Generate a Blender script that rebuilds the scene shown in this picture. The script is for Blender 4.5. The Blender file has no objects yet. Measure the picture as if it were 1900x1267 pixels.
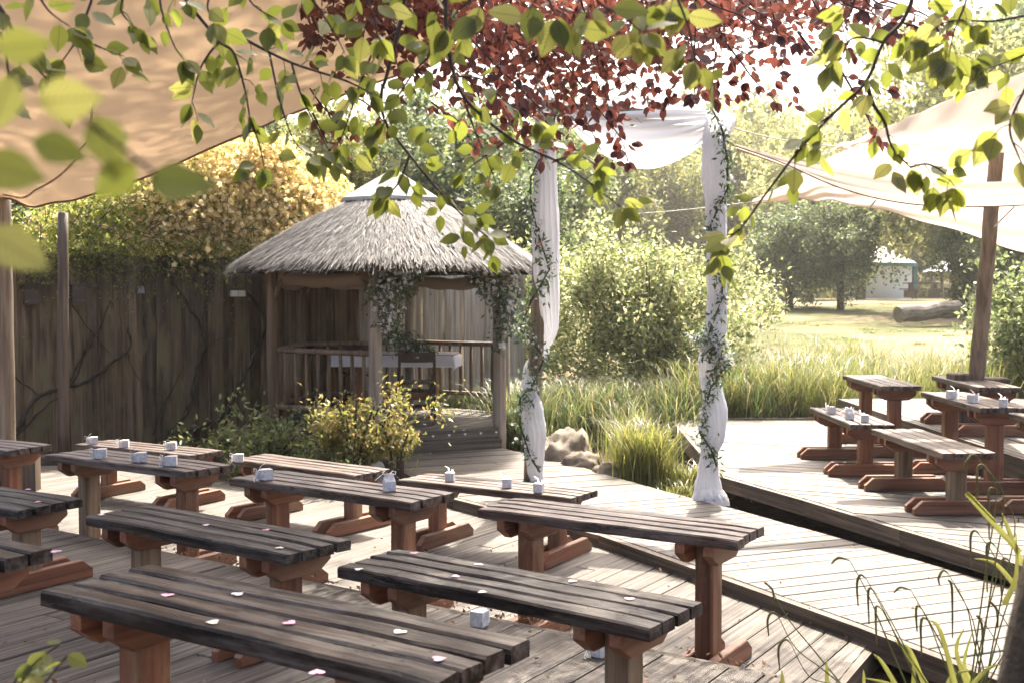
import bpy, math, random
from mathutils import Vector, Matrix, noise
import numpy as np

R = math.radians
SC = bpy.context.scene
COL = SC.collection

# ------------------------------------------------------------------ camera, sky, sun, exposure
FPX, PITCH, CH = 2098.0, R(2.49), 1.716
cam = bpy.data.cameras.new('camera')
cam.lens = FPX / 1900 * 36; cam.sensor_width = 36; cam.clip_start = 0.05; cam.clip_end = 2000
cam.dof.use_dof = True; cam.dof.focus_distance = 6.0; cam.dof.aperture_fstop = 6.3
camo = bpy.data.objects.new('camera', cam); COL.objects.link(camo)
camo.location = (0, 0, CH); camo.rotation_euler = (R(90) - PITCH, 0, 0)
SC.camera = camo

SUN_EL, SUN_AZ = R(54), R(15)          # azimuth measured to the right of the view direction (+Y)
w = bpy.data.worlds.new('World'); SC.world = w; w.use_nodes = True
nt = w.node_tree; nt.nodes.clear()
wo = nt.nodes.new('ShaderNodeOutputWorld'); bg = nt.nodes.new('ShaderNodeBackground')
sky = nt.nodes.new('ShaderNodeTexSky'); sky.sky_type = 'NISHITA'; sky.sun_disc = False
sky.sun_elevation = SUN_EL; sky.sun_rotation = SUN_AZ
sky.air_density = .8; sky.dust_density = 9.0; sky.ozone_density = 1.0
nt.links.new(sky.outputs[0], bg.inputs[0]); nt.links.new(bg.outputs[0], wo.inputs[0])
bg.inputs[1].default_value = 0.15
sl = bpy.data.lights.new('sun', 'SUN'); sl.energy = 4.8; sl.angle = R(0.53); sl.color = (1, .91, .77)
so = bpy.data.objects.new('sun', sl); COL.objects.link(so)
SUNDIR = Vector((math.sin(SUN_AZ) * math.cos(SUN_EL), math.cos(SUN_AZ) * math.cos(SUN_EL), math.sin(SUN_EL)))
so.rotation_euler = (-SUNDIR).to_track_quat('-Z', 'Y').to_euler()
so.location = SUNDIR * 60
SC.view_settings.view_transform = 'Standard'; SC.view_settings.look = 'None'
SC.view_settings.gamma = 1; SC.view_settings.use_curve_mapping = False
SC.view_settings.exposure = 1.78
SC.render.engine = 'CYCLES'
SC.cycles.use_denoising = True
SC.cycles.use_adaptive_sampling = True; SC.cycles.adaptive_threshold = .03
SC.cycles.max_bounces = 6; SC.cycles.diffuse_bounces = 3; SC.cycles.glossy_bounces = 2
SC.cycles.transmission_bounces = 4; SC.cycles.volume_bounces = 0
SC.cycles.sample_clamp_indirect = 4

# ------------------------------------------------------------------ pixel <-> world
def ray(px, py):
    a, b = (px - 950) / FPX, (py - 633.5) / FPX
    return Vector((a, math.cos(PITCH) - b * math.sin(PITCH), -math.sin(PITCH) - b * math.cos(PITCH)))
def at(px, py, Y):
    d = ray(px, py); return Vector((0, 0, CH)) + d * (Y / d.y)
def on(px, py, z):
    d = ray(px, py); return Vector((0, 0, CH)) + d * ((z - CH) / d.z)
def V(*a): return Vector(a)

# ------------------------------------------------------------------ helpers
def tag(o, label=None, cat=None, group=None, kind=None):
    if label: o['label'] = label
    if cat: o['category'] = cat
    if group: o['group'] = group
    if kind: o['kind'] = kind
    return o
def thing(name, label, cat, loc=(0, 0, 0), rz=0, group=None):
    o = bpy.data.objects.new(name, None); COL.objects.link(o)
    o.empty_display_size = .1
    o.location = loc; o.rotation_euler = (0, 0, rz)
    return tag(o, label, cat, group)
def put(name, me, parent=None, loc=(0, 0, 0), rot=(0, 0, 0), scale=(1, 1, 1)):
    o = bpy.data.objects.new(name, me); COL.objects.link(o)
    o.location = loc; o.rotation_euler = rot; o.scale = scale
    if parent is not None: o.parent = parent
    return o
def putm(name, me, parent, M):
    o = bpy.data.objects.new(name, me); COL.objects.link(o)
    if parent is not None: o.parent = parent
    o.matrix_basis = M
    return o
class MB:
    def __init__(s): s.v = []; s.f = []
    def add(s, vs, fs):
        k = len(s.v); s.v += [tuple(v) for v in vs]; s.f += [tuple(i + k for i in f) for f in fs]; return s
    def box(s, c, d, M=None):
        x, y, z = d[0] / 2, d[1] / 2, d[2] / 2
        vs = [Vector((a * x, b * y, e * z)) for e in (-1, 1) for b in (-1, 1) for a in (-1, 1)]
        if M is not None: vs = [M @ v for v in vs]
        vs = [v + Vector(c) for v in vs]
        return s.add(vs, [(0, 2, 3, 1), (4, 5, 7, 6), (0, 1, 5, 4), (2, 6, 7, 3), (0, 4, 6, 2), (1, 3, 7, 5)])
    def prism(s, poly, z0, z1, bev=0.0):
        n = len(poly); vs = [(p[0], p[1], z0) for p in poly]
        if bev:
            c = (sum(p[0] for p in poly) / n, sum(p[1] for p in poly) / n)
            vs += [(p[0], p[1], z1 - bev) for p in poly]
            def ins(p):
                dx, dy = p[0] - c[0], p[1] - c[1]
                return (p[0] - math.copysign(min(bev, abs(dx) * .5), dx), p[1] - math.copysign(min(bev, abs(dy) * .5), dy))
            vs += [(*ins(p), z1) for p in poly]; m = 3
        else:
            vs += [(p[0], p[1], z1) for p in poly]; m = 2
        fs = [tuple(range(n))[::-1], tuple(range((m - 1) * n, m * n))]
        for k in range(m - 1):
            for i in range(n):
                j = (i + 1) % n; fs.append((k * n + i, k * n + j, (k + 1) * n + j, (k + 1) * n + i))
        return s.add(vs, fs)
    def tube(s, pts, rad, n=8, cap=True, flute=None):
        pts = [Vector(p) for p in pts]
        if not hasattr(rad, '__len__'): rad = [rad] * len(pts)
        k0 = len(s.v); up = Vector((0, 0, 1)); prev = None
        for i, p in enumerate(pts):
            t = (pts[min(i + 1, len(pts) - 1)] - pts[max(i - 1, 0)])
            if t.length < 1e-9: t = Vector((0, 0, 1))
            t.normalize()
            if prev is None:
                a = t.cross(up);
                if a.length < .1: a = t.cross(Vector((0, 1, 0)))
                a.normalize()
            else:
                a = prev - t * prev.dot(t); a.normalize()
            prev = a; b = t.cross(a)
            for j in range(n):
                an = 2 * math.pi * j / n
                r = rad[i] * (flute(i, an) if flute else 1)
                s.v.append(tuple(p + a * math.cos(an) * r + b * math.sin(an) * r))
        for i in range(len(pts) - 1):
            for j in range(n):
                q = (j + 1) % n
                s.f.append((k0 + i * n + j, k0 + i * n + q, k0 + (i + 1) * n + q, k0 + (i + 1) * n + j))
        if cap:
            s.f.append(tuple(k0 + j for j in range(n))[::-1]); e = k0 + (len(pts) - 1) * n
            s.f.append(tuple(e + j for j in range(n)))
        return s
    def mesh(s, name, mat, smooth=False):
        me = bpy.data.meshes.new(name); me.from_pydata(s.v, [], s.f); me.materials.append(mat)
        if smooth: me.polygons.foreach_set('use_smooth', [True] * len(me.polygons))
        me.update(); return me
def npmesh(name, verts, nper, faces_per, mat, smooth=False):
    """verts: (N,nper,3) array, the same local faces for every item"""
    N = len(verts); v = verts.reshape(-1, 3)
    me = bpy.data.meshes.new(name)
    fl = [f for f in faces_per]; L = [len(f) for f in fl]
    base = np.concatenate([np.array(f) for f in fl])
    idx = (base[None, :] + (np.arange(N) * nper)[:, None]).ravel()
    tot = np.tile(np.array(L), N); start = np.concatenate([[0], np.cumsum(tot)[:-1]])
    me.vertices.add(len(v)); me.vertices.foreach_set('co', v.astype(np.float32).ravel())
    me.loops.add(len(idx)); me.loops.foreach_set('vertex_index', idx.astype(np.int32))
    me.polygons.add(len(tot)); me.polygons.foreach_set('loop_start', start.astype(np.int32))
    me.polygons.foreach_set('loop_total', tot.astype(np.int32))
    if smooth: me.polygons.foreach_set('use_smooth', np.ones(len(tot), dtype=bool))
    me.update(calc_edges=True); me.materials.append(mat); return me

# ------------------------------------------------------------------ materials
MATS = {}
def newmat(name):
    m = bpy.data.materials.new(name); m.use_nodes = True; n = m.node_tree; n.nodes.clear()
    out = n.nodes.new('ShaderNodeOutputMaterial'); MATS[name] = m
    return m, n, out
def N(nt, t, **kw):
    n = nt.nodes.new('ShaderNode' + t)
    for k, v in kw.items():
        if k.startswith('i_'): n.inputs[int(k[2:]) if k[2:].isdigit() else k[2:].replace('_', ' ')].default_value = v
        else: setattr(n, k, v)
    return n
def ramp(nt, fac, stops):
    r = nt.nodes.new('ShaderNodeValToRGB'); e = r.color_ramp.elements
    while len(e) < len(stops): e.new(.5)
    for el, (p, c) in zip(e, stops): el.position = p; el.color = (*c, 1)
    nt.links.new(fac, r.inputs[0]); return r.outputs[0]
def mixc(nt, fac, a, b, mode='MIX'):
    m = nt.nodes.new('ShaderNodeMix'); m.data_type = 'RGBA'; m.blend_type = mode
    for s, v in ((0, fac), (6, a), (7, b)):
        if hasattr(v, 'is_output') or hasattr(v, 'links'): nt.links.new(v, m.inputs[s])
        else: m.inputs[s].default_value = v if s == 0 else (*v, 1)
    return m.outputs[2]
def math_(nt, op, a, b=None):
    m = nt.nodes.new('ShaderNodeMath'); m.operation = op
    for i, v in enumerate((a, b)):
        if v is None: continue
        if hasattr(v, 'links'): nt.links.new(v, m.inputs[i])
        else: m.inputs[i].default_value = v
    return m.outputs[0]
def coords(nt, scale, rnd=True):
    tc = nt.nodes.new('ShaderNodeTexCoord'); mp = nt.nodes.new('ShaderNodeMapping'); mp.inputs[3].default_value = scale
    src = tc.outputs['Object']
    if rnd:
        oi = nt.nodes.new('ShaderNodeObjectInfo'); mu = math_(nt, 'MULTIPLY', oi.outputs['Random'], 37.0)
        ad = nt.nodes.new('ShaderNodeVectorMath'); ad.operation = 'ADD'
        nt.links.new(src, ad.inputs[0]); nt.links.new(mu, ad.inputs[1]); src = ad.outputs[0]
    nt.links.new(src, mp.inputs[0]); return mp.outputs[0]
def noise_(nt, vec, scale, detail=4, rough=.6):
    n = N(nt, 'TexNoise'); n.inputs['Scale'].default_value = scale; n.inputs['Detail'].default_value = detail
    n.inputs['Roughness'].default_value = rough; nt.links.new(vec, n.inputs['Vector']); return n.outputs[0]
def bump(nt, h, strength, dist=.01):
    b = nt.nodes.new('ShaderNodeBump'); b.inputs['Strength'].default_value = strength; b.inputs['Distance'].default_value = dist
    nt.links.new(h, b.inputs['Height']); return b.outputs[0]

def wood(name, dark, mid, light, rough=.6, screws=None, worn=None, axis='x', grain=30, spec=.5, stain=None, grooves=False, vary=.5, bstr=.4, dirt=0.0):
    m, n, out = newmat(name)
    sc = {'x': (.9, grain, grain), 'z': (grain, grain, .9)}[axis]
    g = noise_(n, coords(n, sc), 1.0, 6, .65)
    blot = noise_(n, coords(n, (2.2, 3, 3) if axis == 'x' else (3, 3, 2.2)), 1.0, 4)
    c = ramp(n, g, [(.34, dark), (.5, mid), (.66, light)])
    st2 = noise_(n, coords(n, (1.4, grain * .45, grain * .45) if axis == 'x' else (grain * .45, grain * .45, 1.4)), 1.0, 3, .5)
    c = mixc(n, ramp(n, st2, [(.56, (0, 0, 0)), (.70, (.75,) * 3)]), c, dark)
    c2 = mixc(n, math_(n, 'MULTIPLY', blot, .55), c, dark)
    oi = n.nodes.new('ShaderNodeObjectInfo')
    val = math_(n, 'ADD', math_(n, 'MULTIPLY', oi.outputs['Random'], vary), 1 - vary / 2)
    hs = N(n, 'HueSaturation'); n.links.new(val, hs.inputs['Value']); n.links.new(c2, hs.inputs['Color'])
    col = hs.outputs[0]
    if stain:
        f = ramp(n, noise_(n, coords(n, (1.6, 5, 5) if axis == 'x' else (5, 5, 1.6)), 1.0, 5), [(.5, (0, 0, 0)), (.66, (1, 1, 1))])
        col = mixc(n, f, col, stain)
    if worn:
        f = ramp(n, noise_(n, coords(n, (2.5, 14, 14)), 1.0, 6, .7), [(.46, (0, 0, 0)), (.64, (.85,) * 3)])
        col = mixc(n, f, col, mixc(n, g, tuple(x * .35 for x in worn), worn))
        f = ramp(n, noise_(n, coords(n, (3.5, 22, 22)), 1.0, 5, .75), [(.52, (0, 0, 0)), (.62, (1, 1, 1))])
        col = mixc(n, f, col, tuple(x * .6 for x in dark))
    if dirt:
        f = ramp(n, noise_(n, coords(n, (8, 9, 9)), 1.0, 6, .75), [(.55, (0, 0, 0)), (.75, (dirt,) * 3)])
        col = mixc(n, f, col, (.035, .028, .02))
    b = N(n, 'BsdfPrincipled'); b.inputs['Roughness'].default_value = rough; b.inputs['Specular IOR Level'].default_value = spec
    n.links.new(col, b.inputs['Base Color'])
    h = g
    if screws:
        sp = N(n, 'SeparateXYZ'); tco = n.nodes.new('ShaderNodeTexCoord'); n.links.new(tco.outputs['Object'], sp.inputs[0])
        dx = math_(n, 'SUBTRACT', math_(n, 'ABSOLUTE', sp.outputs[0]), screws[0]); dx = math_(n, 'SUBTRACT', math_(n, 'ABSOLUTE', dx), screws[2])
        dy = math_(n, 'SUBTRACT', math_(n, 'ABSOLUTE', sp.outputs[1]), screws[1])
        r2 = math_(n, 'ADD', math_(n, 'MULTIPLY', dx, dx), math_(n, 'MULTIPLY', dy, dy))
        hole = math_(n, 'LESS_THAN', r2, screws[3] ** 2)
        col = mixc(n, hole, col, (.006, .005, .004)); n.links.new(col, b.inputs['Base Color'])
    if grooves:
        wv = N(n, 'TexWave', wave_type='BANDS', bands_direction='Y'); wv.inputs['Scale'].default_value = 34
        wv.inputs['Distortion'].default_value = .4; wv.inputs['Detail'].default_value = 1
        n.links.new(coords(n, (1, 1, 1), False), wv.inputs['Vector'])
        h = math_(n, 'ADD', math_(n, 'MULTIPLY', wv.outputs['Fac'], .8), g)
        dk = math_(n, 'MULTIPLY', math_(n, 'SUBTRACT', 1.0, wv.outputs['Fac']), .35)
        n.links.new(mixc(n, dk, col, (.05, .042, .035)), b.inputs['Base Color'])
    rr = math_(n, 'ADD', math_(n, 'MULTIPLY', blot, .3), rough - .15)
    n.links.new(rr, b.inputs['Roughness'])
    n.links.new(bump(n, h, bstr, .004), b.inputs['Normal'])
    n.links.new(b.outputs[0], out.inputs[0]); return m
def leafmat(name, cols, tcols=None, trans=.45, rough=.45, vein=False, var='island'):
    """cols: list of base colours picked per leaf; translucent light comes through tinted by tcols"""
    m, n, out = newmat(name)
    if var == 'island':
        ge = n.nodes.new('ShaderNodeNewGeometry'); rnd = ge.outputs['Random Per Island']
    else:
        oi = n.nodes.new('ShaderNodeObjectInfo'); rnd = oi.outputs['Random']
    k = len(cols)
    c = ramp(n, rnd, [(i / max(1, k - 1), cc) for i, cc in enumerate(cols)])
    tc = ramp(n, rnd, [(i / max(1, k - 1), cc) for i, cc in enumerate(tcols or [tuple(min(1, x * 2.2) for x in q) for q in cols])])
    b = N(n, 'BsdfPrincipled'); b.inputs['Roughness'].default_value = rough
    t = N(n, 'BsdfTranslucent')
    if vein:
        tcn = n.nodes.new('ShaderNodeTexCoord'); sp = N(n, 'SeparateXYZ'); n.links.new(tcn.outputs['Object'], sp.inputs[0])
        ay = math_(n, 'ABSOLUTE', sp.outputs[1])
        ph = math_(n, 'SUBTRACT', math_(n, 'MULTIPLY', sp.outputs[0], 30.0), math_(n, 'MULTIPLY', ay, 27.0))
        wv = math_(n, 'POWER', math_(n, 'ABSOLUTE', math_(n, 'SINE', ph)), 14.0)
        mid = math_(n, 'LESS_THAN', ay, .012)
        f = math_(n, 'MAXIMUM', math_(n, 'MULTIPLY', wv, .6), math_(n, 'MULTIPLY', mid, .8))
        c = mixc(n, f, c, tuple(x * 1.5 for x in cols[-1])); tc = mixc(n, f, tc, tuple(x * .55 for x in cols[0]))
        n.links.new(bump(n, wv, .5, .002), b.inputs['Normal'])
    n.links.new(c, b.inputs['Base Color']); n.links.new(tc, t.inputs[0])
    mx = N(n, 'MixShader'); mx.inputs[0].default_value = trans
    n.links.new(b.outputs[0], mx.inputs[1]); n.links.new(t.outputs[0], mx.inputs[2]); n.links.new(mx.outputs[0], out.inputs[0])
    return m
def plain(name, c, rough=.6, spec=.5, metal=0, var=None, scale=8, bstr=0.0, trans=0.0, tcol=None):
    m, n, out = newmat(name)
    b = N(n, 'BsdfPrincipled'); b.inputs['Roughness'].default_value = rough; b.inputs['Specular IOR Level'].default_value = spec
    b.inputs['Metallic'].default_value = metal; b.inputs['Base Color'].default_value = (*c, 1)
    ns = noise_(n, coords(n, (scale,) * 3), 1.0, 6, .65)
    if var is not None: n.links.new(ramp(n, ns, [(.3, var), (.68, c)]), b.inputs['Base Color'])
    if bstr: n.links.new(bump(n, ns, bstr, .02), b.inputs['Normal'])
    if trans:
        t = N(n, 'BsdfTranslucent'); t.inputs[0].default_value = (*(tcol or c), 1)
        mx = N(n, 'MixShader'); mx.inputs[0].default_value = trans
        n.links.new(b.outputs[0], mx.inputs[1]); n.links.new(t.outputs[0], mx.inputs[2]); n.links.new(mx.outputs[0], out.inputs[0])
    else: n.links.new(b.outputs[0], out.inputs[0])
    return m

M_PLANK = wood('plank_stain', (.022, .011, .007), (.085, .05, .035), (.21, .15, .118), rough=.48, spec=.4, vary=.5, bstr=.8, dirt=.5, worn=(.24, .19, .165), screws=(.47, .021, .066, .005))  # brown stain, its tone lightened for the benches in sun
M_PLANK_OLD_SHADE = wood('plank_weathered_shade', (.007, .004, .003), (.033, .02, .014), (.14, .105, .082), rough=.55, spec=.22, vary=.6, bstr=1.0, dirt=.7, worn=(.16, .14, .122), screws=(.47, .021, .066, .005))  # worn planks, their tone also darkened for the benches in shade
M_RED = wood('red_stain', (.11, .035, .015), (.26, .10, .045), (.38, .17, .08), rough=.55, axis='z', vary=.5, stain=(.36, .22, .12), dirt=.25)
M_REDX = wood('red_stain_board', (.11, .035, .016), (.25, .095, .045), (.35, .15, .075), rough=.55, vary=.5, stain=(.24, .13, .07), dirt=.3)
M_DECK = wood('deck_wood', (.024, .018, .013), (.115, .098, .08), (.225, .20, .17), rough=.62, spec=.4, vary=.5, grain=46, bstr=.6, dirt=.55)
M_DECKG = wood('deck_wood_reeded', (.03, .022, .016), (.14, .118, .095), (.28, .248, .21), rough=.62, spec=.4, vary=.5, grain=46, bstr=.7, grooves=True, dirt=.6)
M_EDGE = wood('deck_edge', (.035, .024, .017), (.10, .072, .05), (.22, .165, .115), rough=.7, vary=.3, grain=36, bstr=.9, dirt=.7)
M_FENCE = wood('fence_board', (.035, .022, .011), (.155, .105, .058), (.28, .205, .125), rough=.75, axis='z', vary=1.0, grain=24, stain=(.15, .12, .055), bstr=.6)
M_FENCEG = wood('fence_board_grey', (.2, .18, .15), (.44, .40, .35), (.58, .54, .49), rough=.8, axis='z', vary=.35, grain=24, bstr=.6)
M_POLE = wood('pole_wood', (.10, .075, .05), (.24, .18, .125), (.36, .285, .21), rough=.7, axis='z', vary=.25, grain=22, bstr=.5)
M_POLEG = wood('pole_wood_grey', (.16, .13, .10), (.36, .30, .24), (.48, .42, .35), rough=.75, axis='z', vary=.2, grain=22, bstr=.5)
M_POLED = wood('pole_wood_dark', (.05, .035, .024), (.12, .085, .055), (.2, .145, .1), rough=.7, axis='z', vary=.25, grain=22, bstr=.5)
M_RAIL = wood('rail_wood', (.09, .06, .036), (.22, .15, .09), (.33, .24, .15), rough=.7, axis='z', vary=.35, grain=24, bstr=.4)
M_CHAIR = wood('chair_wood', (.02, .012, .008), (.05, .03, .02), (.09, .055, .036), rough=.45, axis='z', vary=.2)
M_TABLE = wood('table_wood', (.12, .045, .02), (.25, .10, .045), (.34, .16, .08), rough=.5, vary=.2)
M_CLOTH = plain('table_linen', (.82, .82, .84), .85, .2, trans=.25, tcol=(.8, .8, .82))
M_DRAPE = plain('drape_voile', (.84, .845, .87), .8, .2, trans=.45, tcol=(.86, .87, .9))
M_PAPER = plain('box_paper', (.82, .80, .77), .6, .3, var=(.42, .42, .46), scale=70)
M_RIBBON = plain('ribbon', (.85, .85, .87), .5, .4, trans=.4)
M_SOIL = plain('soil', (.10, .068, .045), .95, .1, var=(.035, .024, .016), scale=9, bstr=1)
M_ROCK = plain('rock', (.29, .245, .20), .9, .2, var=(.09, .075, .06), scale=7, bstr=.9)
M_QUARTZ = plain('quartz', (.62, .62, .62), .8, .3, var=(.34, .34, .33), scale=6, bstr=.9)
M_ROPE = plain('rope', (.62, .58, .5), .8, .2)
M_BARK = plain('bark', (.085, .066, .048), .9, .2, var=(.028, .022, .017), scale=14, bstr=1)
M_TWIG = plain('twig', (.05, .034, .024), .7, .3)
M_WHITE = plain('white_plastic', (.7, .67, .55), .5, .4)
M_CAP = plain('roof_cap', (.36, .35, .34), .75, .3, var=(.22, .215, .21), scale=5)
def canvas(name, c, tc, tr, stains=0):
    m, n, out = newmat(name)
    b = N(n, 'BsdfPrincipled'); b.inputs['Roughness'].default_value = .9; b.inputs['Specular IOR Level'].default_value = .15
    ns = noise_(n, coords(n, (1.3, 1.3, 1.3)), 1.0, 4)
    col = mixc(n, math_(n, 'MULTIPLY', ns, .5), c, tuple(x * .72 for x in c))
    tcol = mixc(n, math_(n, 'MULTIPLY', ns, .4), tc, tuple(x * .75 for x in tc))
    if stains:
        f = ramp(n, noise_(n, coords(n, (9, 9, 9)), 1.0, 6, .8), [(.63, (0, 0, 0)), (.74, (stains,) * 3)])
        col = mixc(n, f, col, (.12, .07, .04)); tcol = mixc(n, f, tcol, (.1, .05, .03))
    fine = noise_(n, coords(n, (60, 60, 60)), 1.0, 2)
    n.links.new(bump(n, fine, .15, .002), b.inputs['Normal'])
    t = N(n, 'BsdfTranslucent'); n.links.new(col, b.inputs[0]); n.links.new(tcol, t.inputs[0])
    mx = N(n, 'MixShader'); mx.inputs[0].default_value = tr
    n.links.new(b.outputs[0], mx.inputs[1]); n.links.new(t.outputs[0], mx.inputs[2]); n.links.new(mx.outputs[0], out.inputs[0])
    return m
M_SAIL = canvas('sail_canvas', (.32, .225, .145), (.44, .31, .19), .42, .9)
M_SAILR = canvas('sail_canvas_pale', (.62, .52, .435), (.68, .565, .47), .5)
M_BLIND = canvas('blind_canvas', (.42, .32, .24), (.40, .28, .18), .35)

# ------------------------------------------------------------------ terrain
def smooth(a, b, x):
    t = max(0, min(1, (x - a) / (b - a))); return t * t * (3 - 2 * t)
def ground(x, y):
    z = -.12 + .95 * smooth(14, 21, y + .25 * (x - 4)) + .55 * smooth(21, 40, y) + 6.0 * smooth(62, 115, y)
    z += .05 * noise.noise((x * .35, y * .35, 3)) * smooth(9, 16, y)
    z -= .9 * smooth(13.0, 16.0, y) * smooth(1.0, -3.0, x)   # lower ground behind the fence
    return z
def build_ground():
    def axis(lo, hi, fine0, fine1, st, grow=1.22):
        a = [fine0]
        while a[-1] < fine1: a.append(a[-1] + st)
        d = st
        while a[-1] < hi: d *= grow; a.append(a[-1] + d)
        d = st; b = [fine0]
        while b[-1] > lo: d *= grow; b.append(b[-1] - d)
        return sorted(set(b + a))
    xs = axis(-600, 600, -8, 14, .5); ys = axis(-60, 900, 0, 45, .5)
    nx = len(xs); v = [(x, y, ground(x, y)) for y in ys for x in xs]
    f = [(j * nx + i, j * nx + i + 1, (j + 1) * nx + i + 1, (j + 1) * nx + i) for j in range(len(ys) - 1) for i in range(nx - 1)]
    m, n, out = newmat('ground_cover')
    b = N(n, 'BsdfPrincipled'); b.inputs['Roughness'].default_value = .95; b.inputs['Specular IOR Level'].default_value = .1
    tc = coords(n, (1, 1, 1), False)
    n1 = noise_(n, tc, 3.0, 8, .7); n2 = noise_(n, tc, .35, 3)
    soil = ramp(n, n1, [(.3, (.03, .02, .014)), (.55, (.085, .055, .035)), (.75, (.16, .10, .06))])
    grass = ramp(n, n1, [(.3, (.045, .06, .02)), (.55, (.095, .10, .04)), (.75, (.16, .145, .075))])
    straw = mixc(n, ramp(n, n2, [(.45, (0, 0, 0)), (.6, (1, 1, 1))]), grass, (.22, .17, .11))
    sp = N(n, 'SeparateXYZ'); n.links.new(tc, sp.inputs[0])
    fac = ramp(n, math_(n, 'MULTIPLY', sp.outputs[1], 1 / 40), [(13.6 / 40, (0, 0, 0)), (15.5 / 40, (1, 1, 1))])
    n.links.new(mixc(n, fac, soil, straw), b.inputs[0])
    n.links.new(bump(n, n1, .8, .05), b.inputs['Normal']); n.links.new(b.outputs[0], out.inputs[0])
    me = bpy.data.meshes.new('ground'); me.from_pydata(v, [], f); me.materials.append(m)
    me.polygons.foreach_set('use_smooth', [True] * len(me.polygons))
    tag(put('ground', me), kind='structure')
build_ground()

# ------------------------------------------------------------------ decks
def clip(poly, a, b, c):           # keep a*x+b*y<=c
    out = []
    for i in range(len(poly)):
        p, q = poly[i], poly[(i + 1) % len(poly)]
        dp, dq = a * p[0] + b * p[1] - c, a * q[0] + b * q[1] - c
        if dp <= 0: out.append(p)
        if (dp < 0) != (dq < 0) and dp != dq:
            t = dp / (dp - dq); out.append((p[0] + (q[0] - p[0]) * t, p[1] + (q[1] - p[1]) * t))
    return out
def deck(name, poly, ztop, ang, mat, bw=.145, gap=.009, th=.03, edge=None, edge_h=.11, seed=1, joints=3.6):
    """a deck as structure: dark frame under it, each board an object of its own; the boards run along ang"""
    rng = random.Random(seed)
    cx = sum(p[0] for p in poly) / len(poly); cy = sum(p[1] for p in poly) / len(poly)
    fr = MB(); fr.prism([(cx + (p[0] - cx) * .985, cy + (p[1] - cy) * .985) for p in poly], ztop - th - .10, ztop - th - .012)
    root = tag(put(name, fr.mesh(name, M_EDGE)), kind='structure')
    c, s = math.cos(ang), math.sin(ang)
    loc = [((p[0]) * c + (p[1]) * s, -(p[0]) * s + (p[1]) * c) for p in poly]
    y0, y1 = min(p[1] for p in loc), max(p[1] for p in loc)
    y = y0
    while y < y1:
        strip = clip(clip(loc, 0, -1, -(y + gap / 2)), 0, 1, y + bw - gap / 2)
        if len(strip) >= 3:
            xs0, xs1 = min(p[0] for p in strip), max(p[0] for p in strip)
            cuts = [xs0]; x = xs0 + rng.uniform(.8, joints)
            while x < xs1 - .5: cuts.append(x); x += joints * rng.uniform(.75, 1.1)
            cuts.append(xs1)
            for k in range(len(cuts) - 1):
                pc = clip(clip(strip, -1, 0, -(cuts[k] + (.002 if k else 0))), 1, 0, cuts[k + 1] - (.002 if k + 2 < len(cuts) else 0))
                if len(pc) < 3: continue
                mx = sum(p[0] for p in pc) / len(pc); my = y + bw / 2
                dz = rng.uniform(-.003, .002)
                mb = MB(); mb.prism([(p[0] - mx, p[1] - my) for p in pc], -th, 0, .004)
                o = put('board', mb.mesh('board', mat), root, (mx * c - my * s, mx * s + my * c, ztop + dz), (0, 0, ang + rng.uniform(-.0012, .0012)))
        y += bw
    for (a, b, h, t) in edge or []:
        a, b = Vector((*a, 0)), Vector((*b, 0)); d = b - a; L = d.length
        nrm = Vector((d.y, -d.x, 0)).normalized()
        mb = MB(); mb.box((0, 0, 0), (L, t, h))
        put('fascia', mb.mesh('fascia', M_EDGE), root, (*((a + b) / 2 + nrm * (t / 2 + .003)).xy, ztop - h / 2 - .004), (0, 0, math.atan2(d.y, d.x)))
    return root
A_L = R(57)          # boards of the seating decks run across the benches
near_poly = [(-6.2, 9.24), (1.0, 4.27), (.62, 3.65), (-.4, 1.9), (-1.6, -.2), (-7, -.2), (-8, 6)]
mid_poly = [(-6.6, 10.9), (-3.2, 11.35), (-2.75, 10.4), (-2.1, 9.72), (-1.3, 9.28), (-.45, 8.94), (.64, 7.60), (1.13, 6.66), (1.76, 5.49), (1.3, 4.68), (.6, 4.35), (-6.4, 9.1)]
path_poly = [(-1.32, 11.22), (-1.1, 10.68), (-.43, 8.97), (.63, 7.62), (1.12, 6.70), (1.73, 5.53), (2.08, 4.79), (2.6, 3.9), (4.0, 4.1), (3.3, 5.1), (2.7, 6.38), (2.28, 7.28), (1.71, 8.47), (1.45, 8.91), (.99, 9.82), (.57, 10.75), (-.11, 11.86)]
right_poly = [(1.74, 9.19), (2.15, 8.12), (2.50, 7.12), (2.86, 6.15), (3.4, 4.7), (7.5, 4.7), (7.5, 13.3), (1.92, 13.2)]
deck('seating_deck', mid_poly, 0.0, A_L, M_DECKG, seed=2, edge=[((1.27, 4.66), (1.76, 5.49), .16, .04)])
deck('rear_deck', near_poly, .25, A_L, M_DECKG, seed=3, edge=[((1.0, 4.27), (-6.2, 9.24), .2, .035), ((.62, 3.65), (1.0, 4.27), .2, .035)])
deck('path_deck', path_poly, .08, R(22), M_DECK, seed=4, edge=[((-1.1, 10.68), (-.43, 8.97), .11, .05), ((-.43, 8.97), (.63, 7.62), .085, .05), ((.63, 7.62), (1.12, 6.70), .085, .05), ((1.12, 6.70), (1.73, 5.53), .085, .05), ((1.73, 5.53), (2.08, 4.79), .12, .05), ((2.08, 4.79), (2.6, 3.9), .12, .05)])
deck('stage_deck', right_poly, .22, R(-25.5), M_DECK, seed=5, edge=[((1.74, 9.19), (2.15, 8.12), .11, .045), ((2.15, 8.12), (2.50, 7.12), .11, .045), ((2.50, 7.12), (2.86, 6.15), .11, .045), ((2.86, 6.15), (3.4, 4.7), .11, .045), ((1.92, 13.2), (1.74, 9.19), .16, .045)])
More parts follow.
